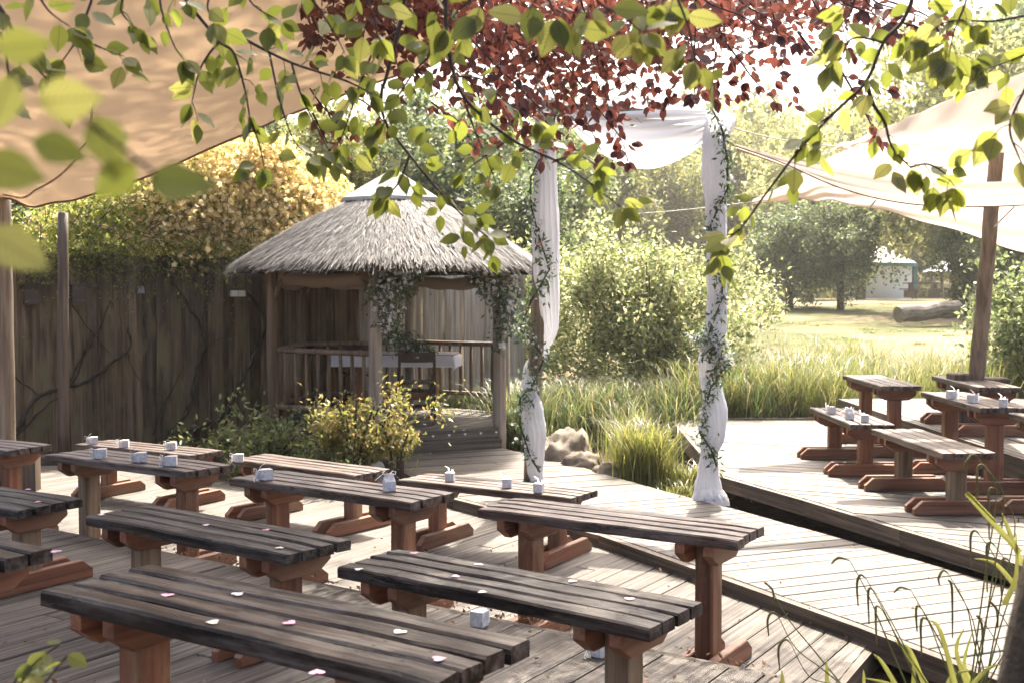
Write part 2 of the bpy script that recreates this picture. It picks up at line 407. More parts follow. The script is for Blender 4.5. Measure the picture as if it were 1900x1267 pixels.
deck('raised_deck', [(3.88, 5.5), (8, 5.5), (8, 13.25), (3.88, 13.25)], .47, R(90), M_DECK, seed=6, edge=[((3.88, 13.25), (3.88, 5.5), .24, .04)])
# sleepers that edge the beds
def sleeper(label, a, b, h, t, z, mat=None):
    a, b = Vector(a), Vector(b); d = b - a
    mb = MB(); L = d.length
    sec = [(-t / 2, 0), (t / 2, 0), (t / 2, h * .9), (t / 2 - .015, h), (-t / 2 + .015, h), (-t / 2, h * .9)]
    vs = []; n = 9
    for i in range(n):
        for (p, q) in sec:
            vs.append((-L / 2 + L * i / (n - 1), p + .008 * noise.noise((i * .7, p * 9, z)), q + .008 * noise.noise((i * .9, q * 9, 5 + z))))
    fs = [(i * 6 + j, (i + 1) * 6 + j, (i + 1) * 6 + (j + 1) % 6, i * 6 + (j + 1) % 6) for i in range(n - 1) for j in range(6)]
    fs += [tuple(range(6)), tuple(range((n - 1) * 6, n * 6))[::-1]]
    mb.add(vs, fs)
    return tag(put('timber_sleeper', mb.mesh('timber_sleeper', mat or M_EDGE), None, (*((a + b) / 2).xy, z), (0, 0, math.atan2(d.y, d.x))), label, 'sleeper', 'timber sleepers edging the beds')
sleeper('dark timber sleeper running along the foot of the tall fence', (-6.2, 11.0, 0), (-3.9, 11.5, 0), .1, .12, -.02)
sleeper('rough timber sleeper in leaf litter behind the bench with three boxes', (-1.02, 9.95, 0), (-.46, 9.2, 0), .14, .12, -.1)
sleeper('low timber edging behind the stage deck at the reeds', (1.95, 13.42, 0), (4.6, 13.45, 0), .2, .12, .02)

# ------------------------------------------------------------------ benches
def plank_mesh(L, wd, th, seed, rough=1.0, mat=None):
    rng = random.Random(seed); n = 13
    vs, fs = [], []
    b = .007
    sec = [(-wd / 2, -th), (wd / 2, -th), (wd / 2, -b), (wd / 2 - b, 0), (-wd / 2 + b, 0), (-wd / 2, -b)]
    for i in range(n):
        x = -L / 2 + L * i / (n - 1); e = 1 if i in (0, n - 1) else 0
        if i == 0: x += rng.uniform(-.004, .004)
        for (p, q) in sec:
            q2 = q + .0035 * rough * noise.noise((x * 4, p * 20, seed * 3.1)) - (.004 if e and q >= -b else 0)
            p2 = p + .003 * rough * noise.noise((x * 5, q * 25, seed * 7.7))
            vs.append((x, p2, q2))
    m = len(sec)
    fs = [(i * m + j, (i + 1) * m + j, (i + 1) * m + (j + 1) % m, i * m + (j + 1) % m)[::-1] for i in range(n - 1) for j in range(m)]
    fs += [tuple(range(m))[::-1], tuple(range((n - 1) * m, n * m))]
    mb = MB().add(vs, fs); return mb.mesh('plank', mat or M_PLANK)
BL, BW, PT = 1.34, .36, .046
PW = (BW - 3 * .013) / 4
PLANKS = [plank_mesh(BL, PW, PT, k) for k in range(5)]
PLANKS_OLD_SHADE = [plank_mesh(BL, PW, PT, 20 + k, 1.4, M_PLANK_OLD_SHADE) for k in range(5)]
def chamfer_board(L, h, t, up, mat, name):
    """board along y, length L; its upper (up) or lower ends cut off at a slant; thickness t along x"""
    c = .06
    if up: prof = [(-L / 2, 0), (L / 2, 0), (L / 2, h * .42), (L / 2 - c, h), (-L / 2 + c, h), (-L / 2, h * .42)]
    else: prof = [(-L / 2 + c * 1.1, 0), (L / 2 - c * 1.1, 0), (L / 2, h * .55), (L / 2, h), (-L / 2, h), (-L / 2, h * .55)]
    n = len(prof); b = .005
    vs = []
    for (x, k) in ((-t / 2, 1), (-t / 2 + b, 0), (t / 2 - b, 0), (t / 2, 1)):
        for (p, q) in prof:
            vs.append((x, p * (1 - k * .012), q + (k * b * (1 if q < h / 2 else -1))))
    fs = [tuple(range(n)), tuple(range(3 * n, 4 * n))[::-1]]
    for r in range(3):
        for i in range(n):
            j = (i + 1) % n; fs.append((r * n + i, (r + 1) * n + i, (r + 1) * n + j, r * n + j))
    # local x must be the grain direction: rotate so that length runs along x
    vs = [(y, -x, z) for (x, y, z) in vs]
    return MB().add(vs, fs).mesh(name, mat)
def post_mesh(h, wx, wy, mat):
    b = .008
    poly = [(-wx / 2 + b, -wy / 2), (wx / 2 - b, -wy / 2), (wx / 2, -wy / 2 + b), (wx / 2, wy / 2 - b), (wx / 2 - b, wy / 2), (-wx / 2 + b, wy / 2), (-wx / 2, wy / 2 - b), (-wx / 2, -wy / 2 + b)]
    return MB().prism(poly, 0, h).mesh('leg', mat)
BEARER = chamfer_board(.345, .095, .045, False, M_REDX, 'bearer')
FOOT = chamfer_board(.64, .095, .045, True, M_REDX, 'foot')
M_TAN = wood('bare_post', (.10, .06, .03), (.27, .18, .10), (.38, .28, .18), rough=.65, axis='z', vary=.4, grain=18, dirt=.4)
POSTS = {h: post_mesh(h - PT - .004, .088, .115, M_RED) for h in (.44, .66)}
POSTS_TAN = {h: post_mesh(h - PT - .004, .088, .115, M_TAN) for h in (.44, .66)}
BENCHES = {}
def bench(key, x, y, deg, base, H, label, group, old_shaded=False, seed=0):
    rng = random.Random(seed * 13 + 5)
    t = thing('wooden_bench', label, 'bench', (x, y, base), R(deg), group)
    PL = PLANKS_OLD_SHADE if old_shaded else PLANKS
    for k in range(4):
        yy = -BW / 2 + PW / 2 + k * (PW + .013)
        o = put('plank', PL[rng.randrange(5)], t, (rng.uniform(-.006, .006), yy, H + rng.uniform(-.001, .001)), (0, 0, math.pi if rng.random() < .5 else 0))
    for sx in (-1, 1):
        px = sx * (BL / 2 - .20)
        put('leg', (POSTS_TAN if key in ('B2', 'BL1', 'R1') or (key in ('B5', 'B3') and sx < 0) else POSTS)[H], t, (px, 0, .002))
        for s2 in (-1, 1):
            off = .088 / 2 + .0225 + .001
            put('bearer', BEARER, t, (px + s2 * off, 0, H - PT - .0965), (0, 0, R(90)))
            put('foot', FOOT, t, (px + s2 * off, 0, .001), (0, 0, R(90)))
    BENCHES[key] = (Vector((x, y, base)), R(deg), H)
    return t
GL, GR = 'benches of the left seating block', 'benches on the stage deck to the right'
bench('F', -.62, 2.83, -33, .25, .66, 'tall weathered dark bench nearest the camera, scattered with pink paper hearts', GL, True, 1)
bench('B2', -.01, 3.97, -36, .25, .44, 'dark weathered bench with pale hearts just behind the nearest bench, right of centre', GL, True, 2)
bench('B3', -1.32, 4.93, -36, .25, .44, 'dark bench with a split and chipped front plank, left of centre', GL, True, 3)
bench('BL1', -2.81, 5.82, -32, .25, .44, 'dark bench cut off by the left edge, beside the chipped bench', GL, True, 4)
bench('BL2', -2.12, 3.76, -32, .25, .66, 'tall dark bench at the lower left edge with one pink heart at its end', GL, True, 5)
bench('K', .49, 5.30, -32.5, 0, .66, 'tall bare bench with a high leg standing alone at the timber step', GL, False, 6)
bench('B4', -.96, 6.19, -34.6, 0, .66, 'tall bench with one box lying and one box standing on it', GL, False, 7)
bench('B5', -2.39, 7.15, -32.5, 0, .66, 'tall left bench with three white boxes in a row, nearer the camera', GL, False, 8)
bench('B6', -.11, 7.49, -31, 0, .44, 'low bench with three white boxes in front of the draped arch', GL, False, 9)
bench('B7', -1.53, 8.40, -36, 0, .44, 'low bench with a single box at its left end, before the shrubs', GL, False, 10)
bench('B8', -3.02, 9.32, -30, 0, .44, 'low bench with three white boxes, farthest back by the fence', GL, False, 11)
bench('BL3', -3.89, 8.02, -28, 0, .66, 'bench behind the left post, mostly cut off by the left edge', GL, False, 12)
bench('R1', 3.00, 8.10, -88, .22, .44, 'low bare bench nearest the front edge of the stage deck', GR, False, 13)
bench('R2', 2.91, 9.71, -91, .22, .44, 'low bench on the stage deck with three white boxes, next to the arch', GR, False, 14)
bench('R3', 3.62, 8.88, -92, .22, .66, 'tall bench on the stage deck with three white boxes, beside the sail pole', GR, False, 15)
bench('R4', 3.52, 10.8, -92, .22, .66, 'tall bare bench on the stage deck, farthest back at the reeds', GR, False, 16)
bench('R5', 4.22, 10.3, -94, .47, .44, 'low bench behind the leaning sail pole on the raised deck', GR, False, 17)
bench('R6', 3.64, 7.2, -91, .22, .66, 'bench cut off by the right edge, its feet showing low down', GR, False, 18)

# ------------------------------------------------------------------ favour boxes and paper hearts
def box_mesh():
    s, h, t = .052, .044, .026
    v = [(-s / 2, -s / 2, 0), (s / 2, -s / 2, 0), (s / 2, s / 2, 0), (-s / 2, s / 2, 0), (-s / 2, -s / 2, h), (s / 2, -s / 2, h), (s / 2, s / 2, h), (-s / 2, s / 2, h),
         (-s / 2 + .003, 0, h + t), (s / 2 - .003, 0, h + t), (-s / 2 + .003, 0, h + t + .012), (s / 2 - .003, 0, h + t + .012)]
    f = [(3, 2, 1, 0), (0, 1, 5, 4), (1, 2, 6, 5), (2, 3, 7, 6), (3, 0, 4, 7), (4, 5, 9, 8), (6, 7, 8, 9), (5, 6, 9), (7, 4, 8), (8, 9, 11, 10), (9, 8, 10, 11)]
    return MB().add(v, f).mesh('carton', M_PAPER)
def ribbon_mesh(seed):
    rng = random.Random(seed); mb = MB()
    def strip(pts, wd):
        vs = []; 
        for p in pts: vs += [(p[0], p[1] - wd / 2, p[2]), (p[0], p[1] + wd / 2, p[2])]
        mb.add(vs, [(2 * i, 2 * i + 1, 2 * i + 3, 2 * i + 2) for i in range(len(pts) - 1)])
    for sg in (-1, 1):
        strip([(.0, 0, .074), (sg * .018, .004, .092), (sg * .034, 0, .088), (sg * .03, -.003, .076), (.001, 0, .073)], .011)
        a = rng.uniform(.5, 1)
        strip([(0, .006, .074), (sg * .025 * a, .02, .078), (sg * .045, .03 * a, .06), (sg * .06, .035, .045)], .009)
    return mb.mesh('ribbon', M_RIBBON)
CARTON = box_mesh(); RIBS = [ribbon_mesh(k) for k in range(4)]
def favour(px, py, z, label, lying, rz, seed, scale=1.0):
    p = on(px, py, z)
    t = thing('favour_box', label, 'gift box', p, 0, 'white paper favour boxes')
    t.scale = (scale,) * 3
    if lying: Mx = Matrix.Translation((0, 0, .0265)) @ Matrix.Rotation(R(rz), 4, 'Z') @ Matrix.Rotation(R(90), 4, 'Y') @ Matrix.Translation((0, 0, -.035))
    else: Mx = Matrix.Rotation(R(rz), 4, 'Z')
    putm('carton', CARTON, t, Mx); putm('ribbon', RIBS[seed % 4], t, Mx)
    return t
zt = lambda k: BENCHES[k][0].z + BENCHES[k][2] + .003
FB = [('B8', 172, 823, 1, 205, 'white box lying at the left end of the farthest low bench'), ('B8', 230, 829, 1, 190, 'white box lying in the middle of the farthest low bench'), ('B8', 318, 833, 1, 185, 'white box lying at the right on the farthest low bench'),
      ('B5', 186, 849, 1, 195, 'white box lying leftmost on the tall left bench'), ('B5', 260, 856, 1, 200, 'white box lying in the middle of the tall left bench'), ('B5', 316, 863, 1, 188, 'white box lying rightmost on the tall left bench'),
      ('B7', 442, 856, 1, 190, 'white box with a loose bow at the left end of a low bench'),
      ('B4', 491, 889, 1, 210, 'white box whose ribbon hangs over the front edge of the bench'), ('B4', 722, 909, 0, 20, 'white box standing upright like a little house'),
      ('B6', 836, 891, 1, 80, 'white box lying leftmost on the low bench before the arch'), ('B6', 940, 903, 1, 95, 'white box lying in the middle of the low bench before the arch'), ('B6', 1001, 912, 1, 70, 'white box lying rightmost on the low bench before the arch'),
      ('R2', 1541, 766, 1, 100, 'white box lying farthest back on the low stage bench'), ('R2', 1576, 777, 0, 10, 'white box standing in the middle of the low stage bench'), ('R2', 1604, 782, 1, 80, 'white box lying nearest on the low stage bench'),
      ('R3', 1767, 738, 1, 20, 'white box lying leftmost on the tall bench by the sail pole'), ('R3', 1806, 746, 1, 30, 'white box lying in the middle of the tall bench by the sail pole'), ('R3', 1862, 754, 1, 60, 'white box lying rightmost on the tall bench by the sail pole')]
for i, (k, px, py, ly, rz, lab) in enumerate(FB): favour(px, py, zt(k), lab, ly, rz, i, 1.12)
favour(893, 1158, .254, 'white box dropped on the deck beneath the second bench', 1, 60, 2, 1.25)
favour(1112, 1216, .254, 'white box dropped on the deck behind the right leg of the second bench', 1, 200, 3, 1.2)
favour(1318, 1224, .004, 'crumpled white box by the foot of the tall bare bench', 1, 140, 1, 1.0)
def heart_mesh(mat):
    pts = []
    for i in range(18):
        a = 2 * math.pi * i / 18
        x = 16 * math.sin(a) ** 3; y = 13 * math.cos(a) - 5 * math.cos(2 * a) - 2 * math.cos(3 * a) - math.cos(4 * a)
        pts.append((x / 32, y / 32))
    n = len(pts); v = [(x, y, .02 * x * x) for x, y in pts] + [(x, y, .02 * x * x + .02) for x, y in pts]
    f = [tuple(range(n, 2 * n))[::-1], tuple(range(n))] + [(i, (i + 1) % n, n + (i + 1) % n, n + i) for i in range(n)]
    return MB().add(v, f).mesh('paper_heart', mat)
M_PINK = plain('paper_pink', (.72, .42, .50), .8, .2); M_CREAM = plain('paper_cream', (.74, .68, .60), .8, .2); M_PALE = plain('paper_pale_pink', (.76, .62, .66), .8, .2)
HM = {'p': heart_mesh(M_PINK), 'c': heart_mesh(M_CREAM), 'l': heart_mesh(M_PALE)}
HW = {'p': 'pink', 'c': 'cream', 'l': 'pale pink'}
BN = {'F': 'nearest bench', 'B2': 'second bench', 'B3': 'chipped bench', 'BL1': 'dark bench at the left edge', 'BL2': 'tall lower left bench'}
HEARTS = [('F', 310, 1103, 'p', 'at the far left'), ('F', 441, 1101, 'c', 'on the rear plank'), ('F', 395, 1153, 'c', 'on the second plank'), ('F', 538, 1154, 'p', 'left of the middle'), ('F', 588, 1246, 'p', 'on the front plank'), ('F', 741, 1171, 'c', 'on the rear plank to the right'), ('F', 814, 1221, 'p', 'near the right end'),
          ('B2', 665, 1055, 'c', 'at the left end'), ('B2', 769, 1025, 'p', 'at the rear left'), ('B2', 889, 1046, 'l', 'on the rear plank'), ('B2', 845, 1068, 'p', 'on the second plank from the front'), ('B2', 895, 1097, 'c', 'on the front plank'), ('B2', 1062, 1077, 'l', 'on the rear plank to the right'), ('B2', 1168, 1110, 'l', 'near the right end'),
          ('B3', 188, 954, 'l', 'at the left end'), ('B3', 382, 973, 'l', 'in the middle'), ('B3', 494, 982, 'p', 'on the rear part'), ('B3', 519, 1015, 'c', 'at the right end'),
          ('BL1', 52, 907, 'p', 'on the rear plank'), ('BL1', 70, 930, 'p', 'near the right end'), ('BL2', 103, 1022, 'p', 'at its right end')]
for i, (k, px, py, c, where) in enumerate(HEARTS):
    p = on(px, py, zt(k))
    o = put('paper_heart', HM[c], None, p, (0, 0, (i * 2.4) % 6.28), (.036,) * 3)
    tag(o, f'{HW[c]} paper heart {where} of the {BN[k]}' if 'plank' not in where else f'{HW[c]} paper heart {where} of the {BN[k]}', 'paper heart', 'paper hearts on the benches')

# ------------------------------------------------------------------ fence
FA, FB_ = Vector((-6.6, 11.1, 0)), Vector((.05, 15.36, 0))
FD = (FB_ - FA).normalized(); FN = Vector((FD.y, -FD.x, 0)); FANG = math.atan2(FD.y, FD.x)   # FN points to the camera side
def onfence(px, py, off=.05):
    d = ray(px, py); o = Vector((0, 0, CH)); p0 = FA + FN * off
    return o + d * ((p0 - o).dot(FN) / d.dot(FN))
def build_fence():
    rng = random.Random(4)
    t = thing('board_fence', 'tall dark brown board fence of upright planks behind the pavilion', 'fence', FA, FANG)
    L = (FB_ - FA).length; x = 0; k = 0
    for z in (.5, 1.2, 1.85):
        put('cross_rail', MB().box((0, 0, 0), (L, .05, .09)).mesh('cross_rail', M_EDGE), t, (L / 2, .045, z))
    while x < L:
        wd = rng.uniform(.15, .2)
        front = k % 2
        h = 2.12 + rng.uniform(-.03, .03)
        mb = MB(); poly = [(-wd / 2, -.011), (wd / 2, -.011), (wd / 2, .011), (-wd / 2, .011)]
        mb.prism(poly, -.1, h)
        grey = x > L * .69
        put('fence_board', mb.mesh('fence_board', M_FENCEG if grey else M_FENCE), t, (x + wd / 2, -.026 if front else .012, 0), (0, rng.uniform(-.004, .004), 0))
        x += wd - .018; k += 1
    # small fittings on the boards
    p = onfence(441, 545, .07)
    s = thing('outdoor_socket', 'cream double outdoor socket box on the fence left of the pavilion', 'socket', p, FANG)
    for dx in (-.045, .045): put('socket_cover', MB().prism([(-.04, -.03), (.04, -.03), (.04, .02), (-.04, .02)], -.035, .035, .006).mesh('socket_cover', M_WHITE), s, (dx, 0, 0))
    p = onfence(262, 538, .055)
    tag(put('notice', MB().prism([(-.035, -.004), (.035, -.004), (.035, .004), (-.035, .004)], -.04, .04).mesh('notice', M_CAP), None, p, (0, 0, FANG)), 'small pale tag fixed high on the dark fence', 'tag')
    for px, py, lab in ((58, 548, 'dark wooden bat box on the fence nearest the left edge'), (145, 548, 'dark wooden box on the fence beside the thin round pole')):
        p = onfence(px, py, .09); b = thing('nest_box', lab, 'nest box', p, FANG)
        put('housing', MB().box((0, 0, 0), (.14, .12, .2)).mesh('housing', M_EDGE), b); put('lid', MB().box((0, -.01, .11), (.17, .16, .02)).mesh('lid', M_EDGE), b)
build_fence()

# ------------------------------------------------------------------ poles
def pole(name, label, base, top, r0, r1, mat, cat='pole'):
    base, top = Vector(base), Vector(top); rng = random.Random(int(base.x * 100))
    d = top - base; n = 9
    pts = [Vector((0, 0, 0)) + d * (i / (n - 1)) + Vector((rng.uniform(-.006, .006), rng.uniform(-.006, .006), 0)) for i in range(n)]
    me = MB().tube(pts, [r0 + (r1 - r0) * i / (n - 1) for i in range(n)], 14).mesh(name, mat, True)
    return me, base
t = thing('sail_post', 'round wooden post at the left edge holding the canvas sail', 'post', (-4.44, 9.87, 0))
me, b = pole('shaft', '', (0, 0, .1), at(2, 340, 9.87) - V(-4.44, 9.87, 0), .085, .075, M_POLE); put('shaft', me, t, b)
for (dx, dy, h) in ((.2, -.1, .34), (-.2, .05, .34), (.03, .16, .3)):
    put('base_block', MB().prism([(-.13, -.08), (.13, -.08), (.11, .08), (-.13, .08)], 0, h, .01).mesh('base_block', M_POLED), t, (dx, dy, 0))
me, b = pole('fence_pole', '', on(118, 852, 0), at(117, 395, 11.6), .06, .05, M_POLED)
tag(put('fence_pole', me, None, b), 'thin round dark pole standing in front of the fence', 'pole')
t = thing('sail_post', 'leaning round pole carrying the pale sail, set in timber blocks', 'post', on(1805, 790, .47))
pb = t.location.copy()
me, b = pole('shaft', '', V(0, 0, .1), at(1851, 262, 10.0) - pb, .075, .062, M_POLE); put('shaft', me, t, b)
for (dx, dy, h, w_) in ((.17, -.06, .46, .2), (-.16, -.06, .5, .16), (.0, .15, .4, .3), (.3, .0, .22, .14)):
    put('base_block', MB().prism([(-w_ / 2, -.1), (w_ / 2, -.1), (w_ / 2, .1), (-w_ / 2, .1)], 0, h, .012).mesh('base_block', M_POLED), t, (dx, dy, 0))
me, b = pole('short_post', '', at(1153, 470, 17.5) - V(0, 0, .8), at(1152, 400, 17.5), .06, .055, M_POLE)
tag(put('garden_post', me, None, b), 'grey wooden post rising behind the variegated shrub', 'post')

# ------------------------------------------------------------------ pavilion
GC = Vector((-1.32, 12.7, 0)); GR_, GE = 1.4, 1.8; GZ = .30; EAVE = 1.95
gz = thing('thatched_pavilion', 'hexagonal wooden pavilion with thatched roof and pale cap', 'pavilion', GC)
CORN = [Vector((math.cos(R(-92 + 60 * k)), math.sin(R(-92 + 60 * k)), 0)) for k in range(6)]   # 0 front, 1 right front, 2 right rear, 3 rear, 4 left rear, 5 left front
def build_pavilion():
    rng = random.Random(8)
    for k, c in enumerate(CORN):
        rr = .068 if k in (0, 1) else .06
        pts = [c * GR_ + V(rng.uniform(-.004, .004), rng.uniform(-.004, .004), -.05 + i * .3) for i in range(8)]
        put('post', MB().tube([p - c * GR_ for p in pts], [rr * (1.06 - .012 * i) for i in range(8)], 12).mesh('post', M_POLEG if k in (0, 1, 2, 3) else M_RAIL, True), gz, c * GR_)
        nx = CORN[(k + 1) % 6]
        a, b = c * GR_, nx * GR_; d = b - a; ang = math.atan2(d.y, d.x)
        put('beam', MB().box((0, 0, 0), (d.length, .08, .14)).mesh('beam', M_RAIL), gz, (a + b) / 2 + V(0, 0, EAVE + .12), (0, 0, ang))
        # raking brace at each post head
        for s, q in ((1, nx), (-1, CORN[k - 1])):
            dd = (q - c).normalized()
            put('brace', MB().tube([V(0, 0, 1.62), dd * .12 + V(0, 0, 1.8), dd * .28 + V(0, 0, 1.98)], .026, 6).mesh('brace', M_RAIL, True), gz, c * GR_)
        put('rafter', MB().tube([V(0, 0, 0), (c * .5 + V(0, 0, 2.72)) - (c * (GE - .1) + V(0, 0, EAVE + .04))], .04, 6).mesh('rafter', M_RAIL, True), gz, c * (GE - .1) + V(0, 0, EAVE + .04))
        if k != 0:      # railing on every side but the entrance
            for z, r in ((1.10, .03), (.50, .028)):
                put('rail', MB().tube([a * .985 - a, (a + b) * .4925 + V(0, 0, rng.uniform(-.01, .01)) - a, b * .985 - a], r, 8).mesh('rail', M_RAIL, True), gz, a + V(0, 0, z))
            m = 9
            for i in range(1, m):
                p = (a + (b - a) * i / m) * .985
                put('baluster', MB().tube([V(0, 0, 0), V(rng.uniform(-.006, .006), rng.uniform(-.006, .006), .3), V(0, 0, .60)], [.019, .021, .018], 6).mesh('baluster', M_RAIL, True), gz, p + V(0, 0, .5))
    # floor: boards clipped to the hexagon, plus a border board along the entrance
    hexp = [tuple((c * (GR_ + .05)).xy) for c in CORN]
    put('floor_frame', MB().prism([tuple((c * (GR_ + .02)).xy) for c in CORN], 0.0, GZ - .035).mesh('floor_frame', M_EDGE), gz)
    ang = R(58); c_, s_ = math.cos(ang), math.sin(ang)
    loc = [(p[0] * c_ + p[1] * s_, -p[0] * s_ + p[1] * c_) for p in hexp]
    y = -1.5
    while y < 1.5:
        st = clip(clip(loc, 0, -1, -(y + .004)), 0, 1, y + .136)
        if len(st) > 2:
            mx = sum(p[0] for p in st) / len(st); my = y + .07
            put('floor_board', MB().prism([(p[0] - mx, p[1] - my) for p in st], -.03, 0, .003).mesh('floor_board', M_DECK), gz, (mx * c_ - my * s_, mx * s_ + my * c_, GZ), (0, 0, ang))
        y += .14
    a, b = CORN[0] * (GR_ + .05), CORN[1] * (GR_ + .05); d = b - a; nrm = V(d.y, -d.x, 0).normalized(); ang = math.atan2(d.y, d.x)
    put('riser', MB().box((0, 0, 0), (d.length - .16, .035, .115)).mesh('riser', M_DECK), gz, (a + b) / 2 + nrm * .025 + V(0, 0, GZ - .06), (0, 0, ang))
    put('riser', MB().box((0, 0, 0), (d.length - .1, .035, .115)).mesh('riser', M_DECK), gz, (a + b) / 2 + nrm * .04 + V(0, 0, GZ - .178), (0, 0, ang))
    for i in range(6):
        p = a + d * (.30 + .125 * i) + nrm * .045 + V(0, 0, GZ - .05) + GC
        tag(put('paper_heart', HM['l'], None, p, (R(90), 0, ang), (.03, .03, .03)), ['leftmost', 'second from left', 'third from left', 'third from right', 'second from right', 'rightmost'][i] + ' of six tiny pale hearts on the pavilion step', 'paper heart', 'hearts on the pavilion step')
    # thatch: convex six-sided cone with a rolled eave
    prof = [(GE - .12, EAVE - .02), (GE - .02, EAVE - .03), (GE, EAVE + .02), (GE - .05, EAVE + .09), (GE - .3, EAVE + .25), (GE - .7, EAVE + .49), (GE - 1.0, EAVE + .64), (GE - 1.2, EAVE + .73), (.35, EAVE + .80)]
    def hexr(a):      # radius factor of a softened hexagon
        q = (math.degrees(a) + 92 + 30) % 60 - 30
        return .90 + .10 * (1 - (1 - abs(math.cos(R(q * 3))) ** 1.0) * .9) if False else (math.cos(R(30)) / math.cos(R(30 - abs(q)))) * .6 + .4
    n = 72; vs, fs = [], []
    for i, (r, z) in enumerate(prof):
        for j in range(n):
            a_ = 2 * math.pi * j / n; k = hexr(a_) * (1 + .012 * noise.noise((math.cos(a_) * 4, math.sin(a_) * 4, i)))
            vs.append((r * k * math.cos(a_), r * k * math.sin(a_), z + .012 * noise.noise((math.cos(a_) * 6, math.sin(a_) * 6, i + 9))))
    for i in range(len(prof) - 1):
        for j in range(n): fs.append((i * n + j, i * n + (j + 1) % n, (i + 1) * n + (j + 1) % n, (i + 1) * n + j))
    m_th = plain('thatch_body', (.11, .09, .075), .95, .1, var=(.04, .032, .026), scale=16, bstr=1)
    th = put('thatch', MB().add(vs, fs).mesh('thatch', m_th, True), gz)
    # straw strands
    nr = np.random.default_rng(5); K = 40000
    aa = nr.uniform(0, 2 * np.pi, K); rr = np.sqrt(nr.uniform(.31 ** 2, 1.0, K)) * GE
    pr = np.array(prof[2:]); order = np.argsort(pr[:, 0]); zz = np.interp(rr, pr[order, 0], pr[order, 1])
    hf = np.array([hexr(x) for x in aa])
    P = np.stack([rr * hf * np.cos(aa), rr * hf * np.sin(aa), zz + nr.uniform(.005, .03, K)], 1)
    out_ = np.stack([np.cos(aa), np.sin(aa), np.full(K, -.62)], 1)
    tang = np.stack([-np.sin(aa), np.cos(aa), np.zeros(K)], 1)
    dirv = out_ + tang * nr.normal(0, .16, (K, 1)) + np.stack([np.zeros(K), np.zeros(K), nr.normal(.03, .13, K)], 1)
    dirv /= np.linalg.norm(dirv, axis=1, keepdims=True)
    Ln = nr.uniform(.07, .19, (K, 1)); wd = nr.uniform(.002, .0042, (K, 1)) + (nr.uniform(0, 1, (K, 1)) < .1) * .005
    Q = P + dirv * Ln; Q[:, 2] -= .012
    v = np.stack([P - tang * wd, P + tang * wd, Q + tang * wd * .4, Q - tang * wd * .4], 1)
    m_st = leafmat('thatch_straw', [(.015, .013, .012), (.175, .165, .16), (.034, .031, .029), (.27, .258, .252), (.02, .018, .016), (.09, .084, .08)], None, .06, .7)
    tag(put('straw', npmesh('straw', v, 4, [(0, 1, 2, 3)], m_st), th), kind='stuff')
    # pale six-sided cap
    mb = MB(); r0 = .62
    vs = [tuple(c * r0 + V(0, 0, EAVE + .76)) for c in CORN] + [tuple(c * (r0 - .02) + V(0, 0, EAVE + .80)) for c in CORN] + [tuple(c * .05 + V(0, 0, EAVE + 1.12)) for c in CORN]
    fs = [(i + 6 * k, (i + 1) % 6 + 6 * k, (i + 1) % 6 + 6 * k + 6, i + 6 * k + 6) for k in (0, 1) for i in range(6)] + [tuple(range(12, 18))]
    put('roof_cap', mb.add(vs, fs).mesh('roof_cap', M_CAP), gz)
    # rolled canvas blinds under the eaves
    for (k, z) in ((2, 1.86), (3, 1.86), (4, 1.86), (5, 1.88)):
        a, b = CORN[k] * (GR_ - .06), CORN[(k + 1) % 6] * (GR_ - .06)
        pts = [(a + (b - a) * (.06 + .88 * i / 12)) - a + V(0, 0, -.05 * math.sin(math.pi * i / 12)) for i in range(13)]
        put('rolled_blind', MB().tube(pts, [.075 + .01 * math.sin(i * 1.7) for i in range(13)], 10).mesh('rolled_blind', M_BLIND, True), gz, a + V(0, 0, z))
build_pavilion()

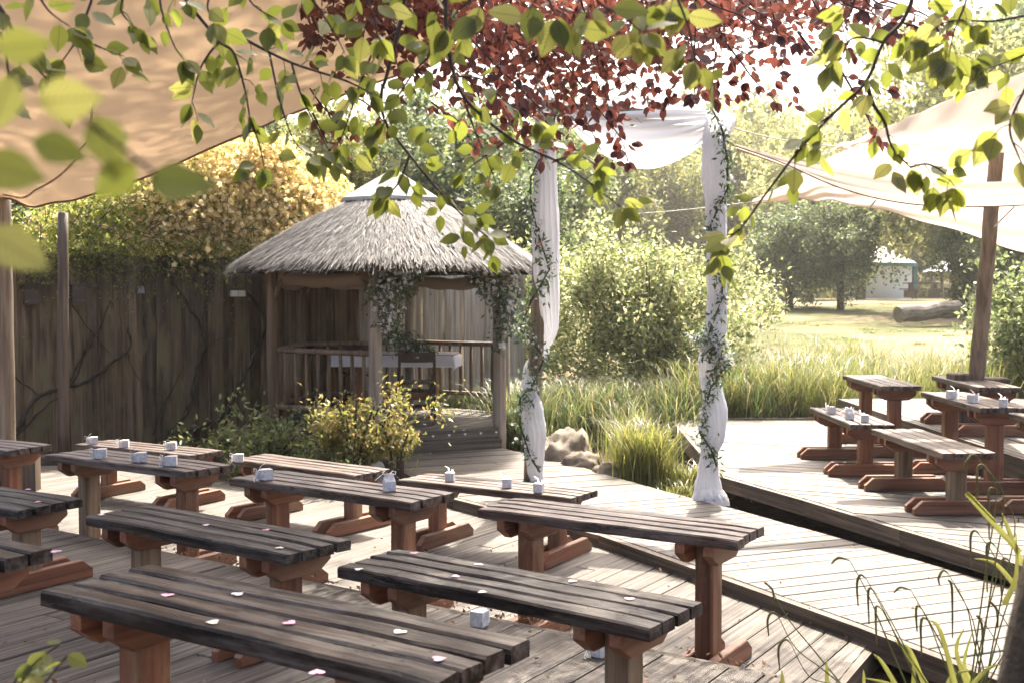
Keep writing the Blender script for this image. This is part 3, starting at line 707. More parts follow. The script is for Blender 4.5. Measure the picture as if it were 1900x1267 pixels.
# table, cloth and chairs in the pavilion
def table_set():
    TC = Vector((-1.33, 13.0, GZ)); ang = R(-6)
    t = thing('trestle_table', 'reddish wooden table with solid end legs inside the pavilion', 'table', TC, ang)
    put('tabletop', MB().box((0, 0, .70), (1.4, .55, .03)).mesh('tabletop', M_TABLE), t)
    put('apron', MB().box((0, -.2, .635), (1.1, .03, .09)).mesh('apron', M_TABLE), t)
    for sx in (-.45, .45):
        put('leg_panel', MB().add([(sx - .02, -.2, 0), (sx + .02, -.2, 0), (sx + .02, .2, 0), (sx - .02, .2, 0), (sx - .02, -.12, .68), (sx + .02, -.12, .68), (sx + .02, .12, .68), (sx - .02, .12, .68)], [(3, 2, 1, 0), (4, 5, 6, 7), (0, 1, 5, 4), (1, 2, 6, 5), (2, 3, 7, 6), (3, 0, 4, 7)]).mesh('leg_panel', M_TABLE), t)
        put('foot_bar', MB().box((sx, 0, .02), (.06, .5, .04)).mesh('foot_bar', M_TABLE), t)
    put('stretcher', MB().box((0, 0, .22), (.9, .03, .08)).mesh('stretcher', M_TABLE), t)
    # cloth with a hanging, slightly wavy border
    vs, fs = [], []; nx, ny = 34, 16; X, Y = 1.66, .8
    for j in range(ny + 1):
        for i in range(nx + 1):
            x = -X / 2 + X * i / nx; y = -Y / 2 + Y * j / ny
            ex, ey = max(0, abs(x) - .71), max(0, abs(y) - .285); e = ex + ey
            xx = math.copysign(min(abs(x), .712 + ex * .12), x); yy = math.copysign(min(abs(y), .287 + ey * .12), y)
            yy += .012 * math.sin(x * 17) * min(1, ey * 8) * (1 if y > 0 else -1); xx += .012 * math.sin(y * 19) * min(1, ex * 8)
            vs.append((xx, yy, .721 - max(ex, ey) * 1.25 - .25 * min(ex, ey)))
    for j in range(ny):
        for i in range(nx): k = j * (nx + 1) + i; fs.append((k, k + 1, k + nx + 2, k + nx + 1))
    tag(put('tablecloth', MB().add(vs, fs).mesh('tablecloth', M_CLOTH, True), None, TC, (0, 0, ang)), 'white cloth laid over the table inside the pavilion', 'tablecloth')
    def chair(loc, rz, label):
        c = thing('folding_chair', label, 'chair', loc, rz, 'folding chairs in the pavilion')
        for s in (-1, 1):
            put('back_leg', MB().tube([V(s * .19, .18, 0), V(s * .19, -.05, .45), V(s * .185, -.16, .78)], .016, 6).mesh('back_leg', M_CHAIR), c)
            put('front_leg', MB().tube([V(s * .165, -.20, 0), V(s * .165, .02, .42), V(s * .165, .12, .5)], .015, 6).mesh('front_leg', M_CHAIR), c)
        put('seat', MB().prism([(-.17, -.16), (.17, -.16), (.18, .2), (-.18, .2)], .435, .455, .004).mesh('seat', M_CHAIR), c)
        # top slat with a hand hole
        o = []; h = []
        for i in range(24):
            a = 2 * math.pi * i / 24; ca, sa = math.cos(a), math.sin(a)
            q = min(.19 / max(abs(ca), 1e-6), .055 / max(abs(sa), 1e-6)); o.append((ca * q, sa * q)); h.append((ca * .028, sa * .013))
        vs = []
        for yy in (-.009, .009):
            vs += [(p[0], yy, p[1]) for p in o] + [(p[0], yy, p[1]) for p in h]
        fs = []
        for i in range(24):
            j = (i + 1) % 24
            fs += [(i, j, 24 + j, 24 + i), (48 + j, 48 + i, 72 + i, 72 + j), (j, i, 48 + i, 48 + j), (24 + i, 24 + j, 72 + j, 72 + i)]
        put('back_slat', MB().add(vs, fs).mesh('back_slat', M_CHAIR), c, (0, -.145, .72), (R(16), 0, 0))
        for z, y, w_ in ((.2, -.1, .33), (.16, .1, .38)): put('stretcher', MB().tube([V(-w_ / 2, y, z), V(w_ / 2, y, z)], .012, 6).mesh('stretcher', M_CHAIR), c)
    chair((-1.03, 12.25, GZ), R(4), 'dark folding chair with its slotted back to the camera')
    chair((-1.83, 13.45, GZ), R(184), 'dark folding chair behind the table, half hidden by the railing')
table_set()

# ------------------------------------------------------------------ leaves and flowers
def leaf_card(nr, K, P, size, up=None, droop=0.3, asp=.5, fold=True):
    """K small six-vertex leaves at points P with random orientation"""
    ax = nr.normal(0, 1, (K, 3)); ax[:, 2] -= droop
    ax /= np.linalg.norm(ax, axis=1, keepdims=True)
    n0 = nr.normal(0, 1, (K, 3))
    if up is not None: n0 += np.array(up)
    n0 -= ax * (n0 * ax).sum(1, keepdims=True); n0 /= np.linalg.norm(n0, axis=1, keepdims=True)
    sd = np.cross(ax, n0)
    s = (size * nr.uniform(.65, 1.25, (K, 1)))
    hw = s * asp * .5
    v = np.stack([P, P + ax * s * .45 + sd * hw + n0 * hw * .25, P + ax * s, P + ax * s * .45 - sd * hw + n0 * hw * .25], 1)
    return v
LEAF4 = [(0, 1, 2), (0, 2, 3)]
def clump_points(nr, K, nclump, ell, spread, hollow=.55, center=(0, 0, 0), noise_amp=.25):
    d = nr.normal(0, 1, (nclump, 3)); d /= np.linalg.norm(d, axis=1, keepdims=True)
    r = nr.uniform(hollow, 1.0, (nclump, 1)) * (1 + nr.normal(0, noise_amp, (nclump, 1)))
    c = d * r * np.array(ell)
    k = nr.integers(0, nclump, K)
    return c[k] + nr.normal(0, 1, (K, 3)) * spread * nr.uniform(.5, 1.2, (nclump, 1))[k] + np.array(center)
M_EUC = leafmat('garland_leaf', [(.03, .055, .025), (.07, .11, .045), (.12, .17, .08)], None, .35, .5)
M_BLUE = leafmat('garland_dark', [(.035, .06, .035), (.07, .105, .055), (.12, .16, .085)], None, .35, .5)
M_BLOOM = leafmat('blossom', [(.78, .76, .70), (.82, .82, .80), (.62, .66, .76), (.80, .74, .62)], [(.8, .8, .78)] * 4, .3, .7)
def blossoms(nr, P, size):
    """small five-petal rosettes"""
    K = len(P); nrm = nr.normal(0, 1, (K, 3)) + np.array([0, -1.2, .3]); nrm /= np.linalg.norm(nrm, axis=1, keepdims=True)
    a = np.cross(nrm, nr.normal(0, 1, (K, 3))); a /= np.linalg.norm(a, axis=1, keepdims=True); b = np.cross(nrm, a)
    s = size * nr.uniform(.6, 1.3, (K, 1)); vs = [P - nrm * s * .2]
    for i in range(10):
        an = 2 * np.pi * i / 10; q = s * (1 if i % 2 == 0 else .62)
        vs.append(P + a * np.cos(an) * q + b * np.sin(an) * q + nrm * s * .25)
    return np.stack(vs, 1)
BLOOMF = [(0, 1 + i, 1 + (i + 1) % 10) for i in range(10)]
def garland(label, nodes, nl, nb, size, seed, mat=None, cat='garland', dark=0.0, bs=.025):
    """nodes: (point, radius) along a spine"""
    nr = np.random.default_rng(seed); base = Vector(nodes[0][0])
    t = thing('flower_garland', label, cat, base)
    P = np.array([list(Vector(p) - base) for p, r in nodes]); Rr = np.array([r for p, r in nodes])
    seg = np.linalg.norm(np.diff(P, axis=0), axis=1) if len(P) > 1 else np.array([1.0])
    def pick(K):
        if len(P) == 1: c = np.repeat(P, K, 0); r = np.repeat(Rr, K)
        else:
            pr = np.maximum(seg, .02) * (Rr[:-1] + Rr[1:]) ** 2.2; i = nr.choice(len(seg), K, p=pr / pr.sum()); u = nr.uniform(0, 1, K)
            c = P[i] * (1 - u)[:, None] + P[i + 1] * u[:, None]; r = Rr[i] * (1 - u) + Rr[i + 1] * u
        return c, r
    c, r = pick(nl); o = nr.normal(0, .55, (nl, 3)) * r[:, None]
    tag(put('foliage', npmesh('foliage', leaf_card(nr, nl, c + o, size, None, .5, .36), 4, LEAF4, mat or M_EUC), t), kind='stuff')
    if nb:
        c, r = pick(nb); o = nr.normal(0, 1, (nb, 3)); o /= np.linalg.norm(o, axis=1, keepdims=True)
        o *= r[:, None] * nr.uniform(.5, 1.05, (nb, 1)); o[:, 1] = -np.abs(o[:, 1])
        tag(put('blossom', npmesh('blossom', blossoms(nr, c + o, bs), 11, BLOOMF, M_BLOOM), t), kind='stuff')
    put('vine', MB().tube([Vector(p) - base for p, r in nodes], .008, 5).mesh('vine', M_TWIG, True), t)
    return t
def gp(k, z, r=GR_): return GC + CORN[k] * r + V(0, 0, z)
garland('white and blue flower garland on the front post of the pavilion', [(at(690, 545, 11.2), .07), (at(705, 525, 11.2), .17), (at(745, 510, 11.25), .16), (at(775, 508, 11.4), .06), (at(745, 512, 11.25), .14), (at(722, 560, 11.2), .17), (at(718, 600, 11.3), .12), (at(728, 630, 11.8), .08)], 1500, 170, .06, 31, M_BLUE)
garland('white flower garland hanging on the right post of the pavilion', [(at(872, 515, 11.9), .06), (at(905, 525, 11.85), .14), (at(935, 540, 11.8), .19), (at(945, 580, 11.8), .14), (at(930, 620, 11.8), .08), (at(926, 655, 11.8), .04)], 1300, 130, .06, 32, M_BLUE)
garland('dark leafy flower arrangement at the end of the white table', [(at(735, 615, 12.7), .07), (at(745, 640, 12.7), .12), (at(775, 648, 12.75), .11), (at(800, 652, 12.8), .06)], 900, 60, .06, 33, M_BLUE, 'flowers')

# ------------------------------------------------------------------ draped arch
AL0, AL1 = V(.16, 9.82, .06), at(1014, 165, 9.82); AR0, AR1 = V(1.60, 9.05, .02), at(1331, 222, 9.05)
arch = thing('draped_arch', 'wooden pole arch that frames the aisle to the pavilion', 'arch', (0, 0, 0))
for nm, a, b, r in (('pole', AL0, AL1, .066), ('pole', AR0, AR1, .06)):
    me, q = pole('pole', '', a, b, r, r * .9, M_POLE); put(nm, me, arch, q)
me, q = pole('crossbeam', '', AL1 + V(-.25, .02, -.12), AR1 + V(.12, 0, -.02), .05, .045, M_POLE); put('crossbeam', me, arch, q)
def fabric_tail(spec, Y, seed, folds=9):
    """hanging gathered cloth: (px, py, width px, depth offset)"""
    pts, rad = [], []
    sp = spec
    for i in range(len(sp) - 1):
        for k in range(8):
            u = k / 8; u2 = u * u * (3 - 2 * u)
            a, b = sp[i], sp[i + 1]; q = [a[j] * (1 - u2) + b[j] * u2 for j in range(4)]; q[1] = a[1] * (1 - u) + b[1] * u
            pts.append(at(q[0], q[1], Y + q[3])); rad.append(q[2] / FPX * Y / 2)
    q = sp[-1]; pts.append(at(q[0], q[1], Y + q[3])); rad.append(q[2] / FPX * Y / 2)
    def fl(i, a):
        tw = i * .022 + .35 * noise.noise((i * .03, seed, 0))
        return 1 + .13 * math.sin(11 * (a + tw) + 1.2 * noise.noise((i * .03, a * .6, seed))) + .06 * math.sin(23 * (a + tw * 1.2) + seed) + .05 * noise.noise((math.cos(a) * 1.5, math.sin(a) * 1.5, i * .08 + seed))
    mb = MB(); mb.tube(pts, [x * .86 for x in rad], 96, False, fl)
    # flatten a little front to back about the spine
    n = 96
    for i, p in enumerate(pts):
        for j in range(n):
            v = mb.v[i * n + j]; mb.v[i * n + j] = (v[0], p.y + (v[1] - p.y) * .75, v[2])
    return mb.mesh('tail', M_DRAPE, True)
dr = thing('fabric_drape', 'sheer white fabric swagged over the arch and wound down both poles', 'drape', (0, 0, 0))
put('tail', fabric_tail([(1013, 168, 50, -.02), (1012, 240, 40, -.03), (1012, 330, 42, -.05), (1011, 430, 54, -.05), (1012, 500, 50, -.06), (1018, 560, 40, -.03), (1020, 605, 34, .03), (1006, 650, 30, .11), (985, 690, 30, .04), (982, 730, 34, -.06), (988, 765, 42, -.08), (992, 800, 46, -.08), (992, 840, 38, -.07), (993, 870, 30, -.06), (997, 893, 26, -.05)], 9.8, 1), dr)
put('tail', fabric_tail([(1338, 216, 56, -.05), (1326, 262, 44, -.05), (1324, 320, 46, -.05), (1328, 400, 40, -.05), (1329, 470, 38, -.05), (1331, 540, 38, -.05), (1330, 600, 42, -.06), (1320, 645, 38, -.05), (1312, 672, 36, -.0), (1312, 700, 32, .08), (1322, 728, 40, -.04), (1326, 765, 48, -.07), (1324, 805, 46, -.07), (1316, 842, 34, -.06), (1314, 875, 40, -.06), (1313, 905, 54, -.06), (1315, 928, 70, -.08), (1318, 940, 76, -.1)], 9.0, 2), dr)
def swag():
    top = [(1020, 178, 9.75), (1090, 188, 9.6), (1180, 180, 9.4), (1270, 190, 9.2), (1362, 212, 8.98)]
    bot = [(1040, 205, 9.7), (1095, 272, 9.5), (1195, 314, 9.3), (1285, 282, 9.12), (1335, 222, 8.98)]
    def cr(P, u):
        n = len(P) - 1; x = u * n; i = min(int(x), n - 1); t = x - i
        p = [P[max(0, min(n, i + k - 1))] for k in range(4)]
        return [.5 * (2 * b + (c - a) * t + (2 * a - 5 * b + 4 * c - d) * t * t + (3 * b - a - 3 * c + d) * t ** 3) for a, b, c, d in zip(*p)]
    vs, fs = [], []; NU, NV = 70, 44
    for j in range(NV + 1):
        v = j / NV
        for i in range(NU + 1):
            u = i / NU; a, b = cr(top, u), cr(bot, u); q = [a[k] * (1 - v) + b[k] * v for k in range(3)]
            e = math.sin(math.pi * u) ** .5
            fold = (.035 * math.sin(v * 19 + 1.2 * noise.noise((u * 2, v * 2, 0))) * v + .02 * math.sin(v * 37 + u * 3)) * (.35 + .65 * e)
            q[2] += fold - .10 * math.sin(math.pi * v) * e
            vs.append(at(*q))
    for j in range(NV):
        for i in range(NU): k = j * (NU + 1) + i; fs.append((k, k + 1, k + NU + 2, k + NU + 1))
    put('swag', MB().add(vs, fs).mesh('swag', M_DRAPE, True), dr)
swag()
def spine(l, Y, rad): return [(at(x, y, Y + o), rad * k) for x, y, o, k in l]
garland('leafy garland winding down the left pole of the arch', spine([(1035, 195, -.05, 1), (1022, 250, -.08, .8), (985, 330, -.05, .9), (985, 380, -.05, .8), (1000, 440, -.1, .5), (1020, 500, -.12, .9), (985, 560, -.12, 1.0), (965, 610, -.06, .8), (1000, 650, -.1, 1.0), (1010, 665, -.1, .9), (990, 710, -.12, 1.1), (965, 740, -.08, 1.0), (965, 790, -.05, 1.0), (985, 850, -.1, .5), (1002, 875, -.1, .4)], 9.75, .09), 850, 150, .062, 35, bs=.016)
garland('leafy garland with white blossom winding down the right pole of the arch', spine([(1322, 205, -.08, .5), (1340, 240, -.1, .8), (1350, 300, -.1, .8), (1350, 350, -.1, .7), (1318, 420, -.05, .7), (1338, 480, -.1, .9), (1342, 520, -.1, .8), (1338, 560, -.05, .5), (1315, 620, -.12, 1.0), (1325, 650, -.12, 1.2), (1345, 680, -.12, 1.0), (1318, 720, -.1, .7), (1298, 800, -.08, .8), (1320, 835, -.12, .9), (1330, 865, -.12, .6)], 8.95, .085), 850, 210, .058, 36, bs=.016)

garland('spray of small white flowers on the right pole at mid height', [(at(1285, 628, 8.85), .05), (at(1312, 632, 8.85), .10), (at(1340, 660, 8.85), .11), (at(1352, 675, 8.85), .06)], 260, 260, .05, 37, None, 'flowers', bs=.014)

# ------------------------------------------------------------------ sails and ropes
def crom(P, u):
    n = len(P) - 1; x = u * n; i = min(int(x), n - 1); t = x - i
    p = [P[max(0, min(n, i + k - 1))] for k in range(4)]
    return .5 * (2 * p[1] + (p[2] - p[0]) * t + (2 * p[0] - 5 * p[1] + 4 * p[2] - p[3]) * t * t + (3 * p[1] - p[0] - 3 * p[2] + p[3]) * t ** 3)
def sheet(rows, nu, nv, disp=None):
    vs, fs = [], []
    for j in range(nv + 1):
        v = j / nv
        cols = [[r[i] for r in rows] for i in range(len(rows[0]))]
        cp = [crom(c, v) for c in cols]
        for i in range(nu + 1):
            p = crom(cp, i / nu)
            if disp: p = p + disp(i / nu, v)
            vs.append(p)
    for j in range(nv):
        for i in range(nu): k = j * (nu + 1) + i; fs.append((k, k + 1, k + nu + 2, k + nu + 1))
    return vs, fs
def rowp(l): return [at(*q) for q in l]
def hem(pts, r, name, mat, parent): return put(name, MB().tube(pts, r, 6).mesh(name, mat, True), parent)
def left_sail():
    rows = [rowp([(-60, 352, 9.9), (75, 380, 9.75), (250, 335, 9.6), (440, 254, 9.5), (610, 185, 9.45), (800, 122, 9.4)]),
            rowp([(-90, 250, 8.2), (80, 272, 8.2), (260, 215, 8.1), (450, 150, 8.0), (630, 95, 8.0), (830, 52, 8.0)]),
            rowp([(-130, 110, 6.8), (70, 120, 6.8), (270, 85, 6.8), (470, 30, 6.7), (660, -20, 6.7), (870, -60, 6.7)]),
            rowp([(-200, -110, 5.4), (50, -110, 5.4), (290, -150, 5.4), (500, -190, 5.4), (700, -240, 5.4), (930, -300, 5.4)]),
            rowp([(-300, -400, 4.2), (30, -420, 4.2), (300, -470, 4.2), (540, -520, 4.2), (780, -580, 4.2), (1030, -660, 4.2)])]
    def dsp(u, v):
        k = max(0, 1 - u / .3); 
        return V(0, 0, .05 * math.sin((u * 60 + v * 14)) * k * (1 - v) + .0015 * math.sin(v * 26 + u * 5) + .02 * noise.noise((u * 6, v * 6, 1)))
    vs, fs = sheet(rows, 70, 60, dsp)
    t = thing('canvas_sail', 'tan canvas shade sail overhead at the upper left, dappled with sun', 'shade sail', (0, 0, 0))
    put('canvas', MB().add(vs, fs).mesh('canvas', M_SAIL, True), t)
    hem([vs[i] + V(0, -.004, 0) for i in range(71)], .014, 'hem', M_SAIL, t)
    put('seam', MB().tube([vs[j * 71 + int(6 + 16 * math.sin(j / 18 * 1.57))] + V(0, 0, -.012) for j in range(2, 26)][::-1], .009, 6).mesh('seam', M_SAILR, True), t)
left_sail()
def right_sails():
    t = thing('canvas_sail', 'pale peaked shade sail over the stage deck, carried by the leaning pole', 'shade sail', (0, 0, 0))
    top = [(1552, 271, 9.9), (1640, 238, 10.3), (1760, 188, 10.7), (1900, 135, 11.1), (2020, 90, 11.4)]
    bot = [(1552, 275, 9.9), (1640, 268, 9.8), (1760, 277, 9.7), (1900, 290, 9.6), (2020, 304, 9.5)]
    mid = [tuple((a + b) / 2 + (0, 6, .12)[k] for k, (a, b) in enumerate(zip(p, q))) for p, q in zip(top, bot)]
    vs, fs = sheet([rowp(top), rowp(mid), rowp(bot)], 60, 24, lambda u, v: V(0, .05 * math.sin(u * 34 + v * 9) * (.3 + u) * .5 * math.sin(math.pi * v), .012 * math.sin(u * 40 - v * 7)))
    put('front_panel', MB().add(vs, fs).mesh('front_panel', M_SAILR, True), t); hem(vs[-61:], .0035, 'hem', M_SAILR, t)
    top = [(1395, 374, 11.0), (1480, 328, 11.2), (1560, 283, 11.4), (1700, 212, 11.7), (1900, 136, 12.1), (2020, 92, 12.3)]
    bot = [(1395, 376, 11.0), (1480, 371, 11.5), (1560, 376, 12.0), (1700, 407, 12.6), (1900, 468, 13.2), (2020, 508, 13.6)]
    mid = [tuple((a + b) / 2 + (0, 4, .25)[k] for k, (a, b) in enumerate(zip(p, q))) for p, q in zip(top, bot)]
    vs, fs = sheet([rowp(top), rowp(mid), rowp(bot)], 60, 30, lambda u, v: V(0, .035 * math.sin(v * 30 + u * 11) * u, .012 * math.sin(u * 40 - v * 7)))
    put('rear_panel', MB().add(vs, fs).mesh('rear_panel', M_SAILR, True), t); hem(vs[-61:], .0035, 'hem', M_SAILR, t)
    t2 = thing('canvas_sail', 'narrow sagging strip of pale canvas strung from the arch across the pole', 'shade sail', (0, 0, 0))
    up = [(1366, 268, 9.1), (1450, 291, 9.2), (1550, 312, 9.3), (1650, 329, 9.35), (1760, 338, 9.4), (1900, 336, 9.4), (2020, 326, 9.4)]
    lo = [(1366, 272, 9.05), (1450, 302, 9.0), (1550, 346, 8.9), (1650, 373, 8.85), (1760, 384, 8.8), (1900, 381, 8.8), (2020, 370, 8.8)]
    mid = [tuple((a + b) / 2 + (0, 7, .0)[k] for k, (a, b) in enumerate(zip(p, q))) for p, q in zip(up, lo)]
    vs, fs = sheet([rowp(up), rowp(mid), rowp(lo)], 70, 18, lambda u, v: V(0, .02 * math.sin(v * 20 + u * 6) * math.sin(math.pi * v), .012 * math.sin(v * 16 + u * 9) * math.sin(math.pi * v)))
    put('canvas', MB().add(vs, fs).mesh('canvas', M_SAILR, True), t2); hem(vs[-71:], .006, 'hem', M_RAIL, t2)
    def rope(label, a, b, sag, r=.006):
        a, b = at(*a), at(*b); pts = [a + (b - a) * (i / 10) - V(0, 0, sag * 4 * (i / 10) * (1 - i / 10)) - a for i in range(11)]
        tag(put('rope', MB().tube(pts, r, 5).mesh('rope', M_ROPE, True), None, a), label, 'rope')
    rope('thin pale rope from the grey garden post to the corner of the rear sail', (1153, 398, 17.4), (1396, 375, 11.0), .02)
    rope('thin pale rope from the arch top to the peaked sail', (1350, 235, 9.0), (1553, 272, 9.9), .03)
    rope('short tan rope tying the sagging canvas to the rear sail on the left', (1612, 388, 8.95), (1625, 372, 8.86), 0, .007)
    rope('tan rope running from the leaning pole to the sagging canvas', (1846, 420, 9.95), (1882, 384, 8.9), 0, .007)
right_sails()

# ------------------------------------------------------------------ beech branches with single leaves
def beech_leaf(seed, mat):
    rng = random.Random(seed); n = 8; cup = rng.uniform(.05, .22); bend = rng.uniform(-.25, .05)
    prof = [0, .17, .27, .315, .31, .265, .19, .10, 0]
    rib, lft, rgt = [], [], []
    for i in range(n + 1):
        x = i / n; z = bend * x * x
        wv = .012 * math.sin(i * 2.2 + seed)
        rib.append((x, 0, z)); 
        if 0 < i < n:
            wd = prof[i] * rng.uniform(.95, 1.05)
            lft.append((x - .02, wd, z + cup * wd + wv)); rgt.append((x - .02, -wd, z + cup * wd - wv))
    vs = rib + lft + rgt; k = n + 1; m = n - 1; fs = []
    for s, o in ((1, k), (-1, k + m)):
        q = [(0, 1, o)]
        for i in range(m - 1): q.append((i + 1, i + 2, o + i + 1, o + i))
        q.append((n - 1, n, o + m - 1))
        fs += [f if s > 0 else f[::-1] for f in q]
    vs += [(-.13, .008, .01), (-.13, -.008, .01)]; fs.append((0, len(vs) - 2, len(vs) - 1))
    return MB().add(vs, fs).mesh('leaf', mat, True)
M_BEECH = leafmat('beech_leaf', [(.055, .072, .016), (.085, .10, .022), (.12, .13, .035)], [(.24, .28, .04), (.38, .40, .08), (.58, .55, .16)], .55, .4, True, 'object')
M_COPPER = leafmat('copper_leaf', [(.03, .012, .015), (.055, .021, .023), (.09, .037, .032), (.04, .015, .02)], [(.06, .018, .024), (.14, .04, .04), (.30, .095, .065), (.56, .17, .12)], .45, .4, True, 'object')
GLEAF = [beech_leaf(k, M_BEECH) for k in range(6)]; CLEAF = [beech_leaf(20 + k, M_COPPER) for k in range(6)]
def smooth_path(pts, per=6):
    pts = [Vector(p) for p in pts]; n = (len(pts) - 1) * per
    return [crom(pts, i / n) for i in range(n + 1)]
def frame(ax, nrm):
    ax = ax.normalized(); nrm = (nrm - ax * nrm.dot(ax)).normalized(); y = nrm.cross(ax)
    return Matrix(((ax.x, y.x, nrm.x), (ax.y, y.y, nrm.y), (ax.z, y.z, nrm.z)))
def leaf_at(store, p, ax, rng, size, face=.55):
    tocam = (Vector((0, 0, CH)) - p).normalized()
    nrm = tocam * face + Vector((rng.gauss(0, .45), rng.gauss(0, .45), rng.gauss(.35, .4)))
    if abs(nrm.normalized().dot(ax.normalized())) > .95: nrm = nrm + Vector((.5, .2, .1))
    store.append((p, frame(ax, nrm), size))
def branch(tree, px, Y, r, leaves, size, step, rng, side_len=.0, skip=0.0):
    """px: pixel polyline (x, y[, depth]); a bare woody branch object and leaves stored for it"""
    pts = smooth_path([at(q[0], q[1], q[2] if len(q) > 2 else Y) for q in px]); n = len(pts)
    o = put('branch', MB().tube([p - tree.location for p in pts], [r * (1 - .75 * i / (n - 1)) + .0004 for i in range(n)], 6).mesh('branch', M_TWIG, True), tree)
    acc = rng.uniform(0, step); sd = 1; st = []
    for i in range(1, n):
        d = pts[i] - pts[i - 1]; acc += d.length
        if acc >= step and i / n >= skip:
            acc = 0; sd = -sd; t = d.normalized()
            side = t.cross(Vector((0, 1, 0))).normalized() * sd
            if side_len and rng.random() < .5:      # a short side twig carrying a few leaves
                dr = (side * rng.uniform(.4, .9) + t * rng.uniform(.3, .8) + Vector((0, rng.gauss(0, .4), -rng.uniform(.0, .5)))).normalized()
                L_ = side_len * rng.uniform(.5, 1.1); q = [pts[i], pts[i] + dr * L_ * .5 + Vector((0, 0, .004)), pts[i] + dr * L_ - Vector((0, 0, .006))]
                put('twig', MB().tube([x - tree.location for x in q], [.0013, .001, .0006], 4).mesh('twig', M_TWIG, True), o)
                for u in (.45, .75, 1.0):
                    p0 = q[0] + (q[2] - q[0]) * u; s2 = dr.cross(Vector((0, 1, 0))).normalized() * rng.choice((-1, 1))
                    ax = dr * rng.uniform(.4, 1) + s2 * rng.uniform(.1, .8) * (1 if u < 1 else .2) + Vector((rng.gauss(0, .25), rng.gauss(0, .4), rng.gauss(-.2, .35)))
                    leaf_at(st, p0 + ax.normalized() * size * .14, ax, rng, size * rng.uniform(.6, 1.1))
                continue
            for q in range(rng.choice((1, 1, 2))):
                ax = side * rng.uniform(.3, .9) + t * rng.uniform(.2, .9) + Vector((rng.gauss(0, .3), rng.gauss(0, .4), rng.gauss(-.25, .35)))
                p = pts[i] + ax.normalized() * size * .14
                leaf_at(st, p, ax, rng, size * rng.uniform(.65, 1.1))
    t = (pts[-1] - pts[-3]).normalized()
    for q in range(3):
        ax = t * .7 + Vector((rng.gauss(0, .45), rng.gauss(0, .4), -rng.uniform(.1, .8)))
        leaf_at(st, pts[-1] + ax.normalized() * size * .1, ax, rng, size * rng.uniform(.8, 1.1))
    leaves.append((o, st))
    return o
def flush(tree, leaves, variants, rng, limit, stuffname, mat):
    allv = [(s[2] / max(.3, s[0].y), o, s) for o, st in leaves for s in st]
    allv.sort(key=lambda q: -q[0]); rest = []
    for k, (w_, o, (p, F, size)) in enumerate(allv):
        if k < limit:
            M = Matrix.Translation(p - tree.location) @ F.to_4x4() @ Matrix.Diagonal((size, size, size, 1))
            putm('leaf', variants[rng.randrange(len(variants))], o, M)
        else: rest.append((p, F, size))
    return rest
def leaf_mass(name, items, variants, parent, mat):
    mb = MB(); base = parent.location
    for (p, F, size) in items:
        me = variants[int(p.x * 977) % len(variants)]
        mb.add([p - base + F @ (v.co * size) for v in me.vertices], [tuple(f.vertices) for f in me.polygons])
    return tag(put(name, mb.mesh(name, mat, True), parent), kind='stuff')
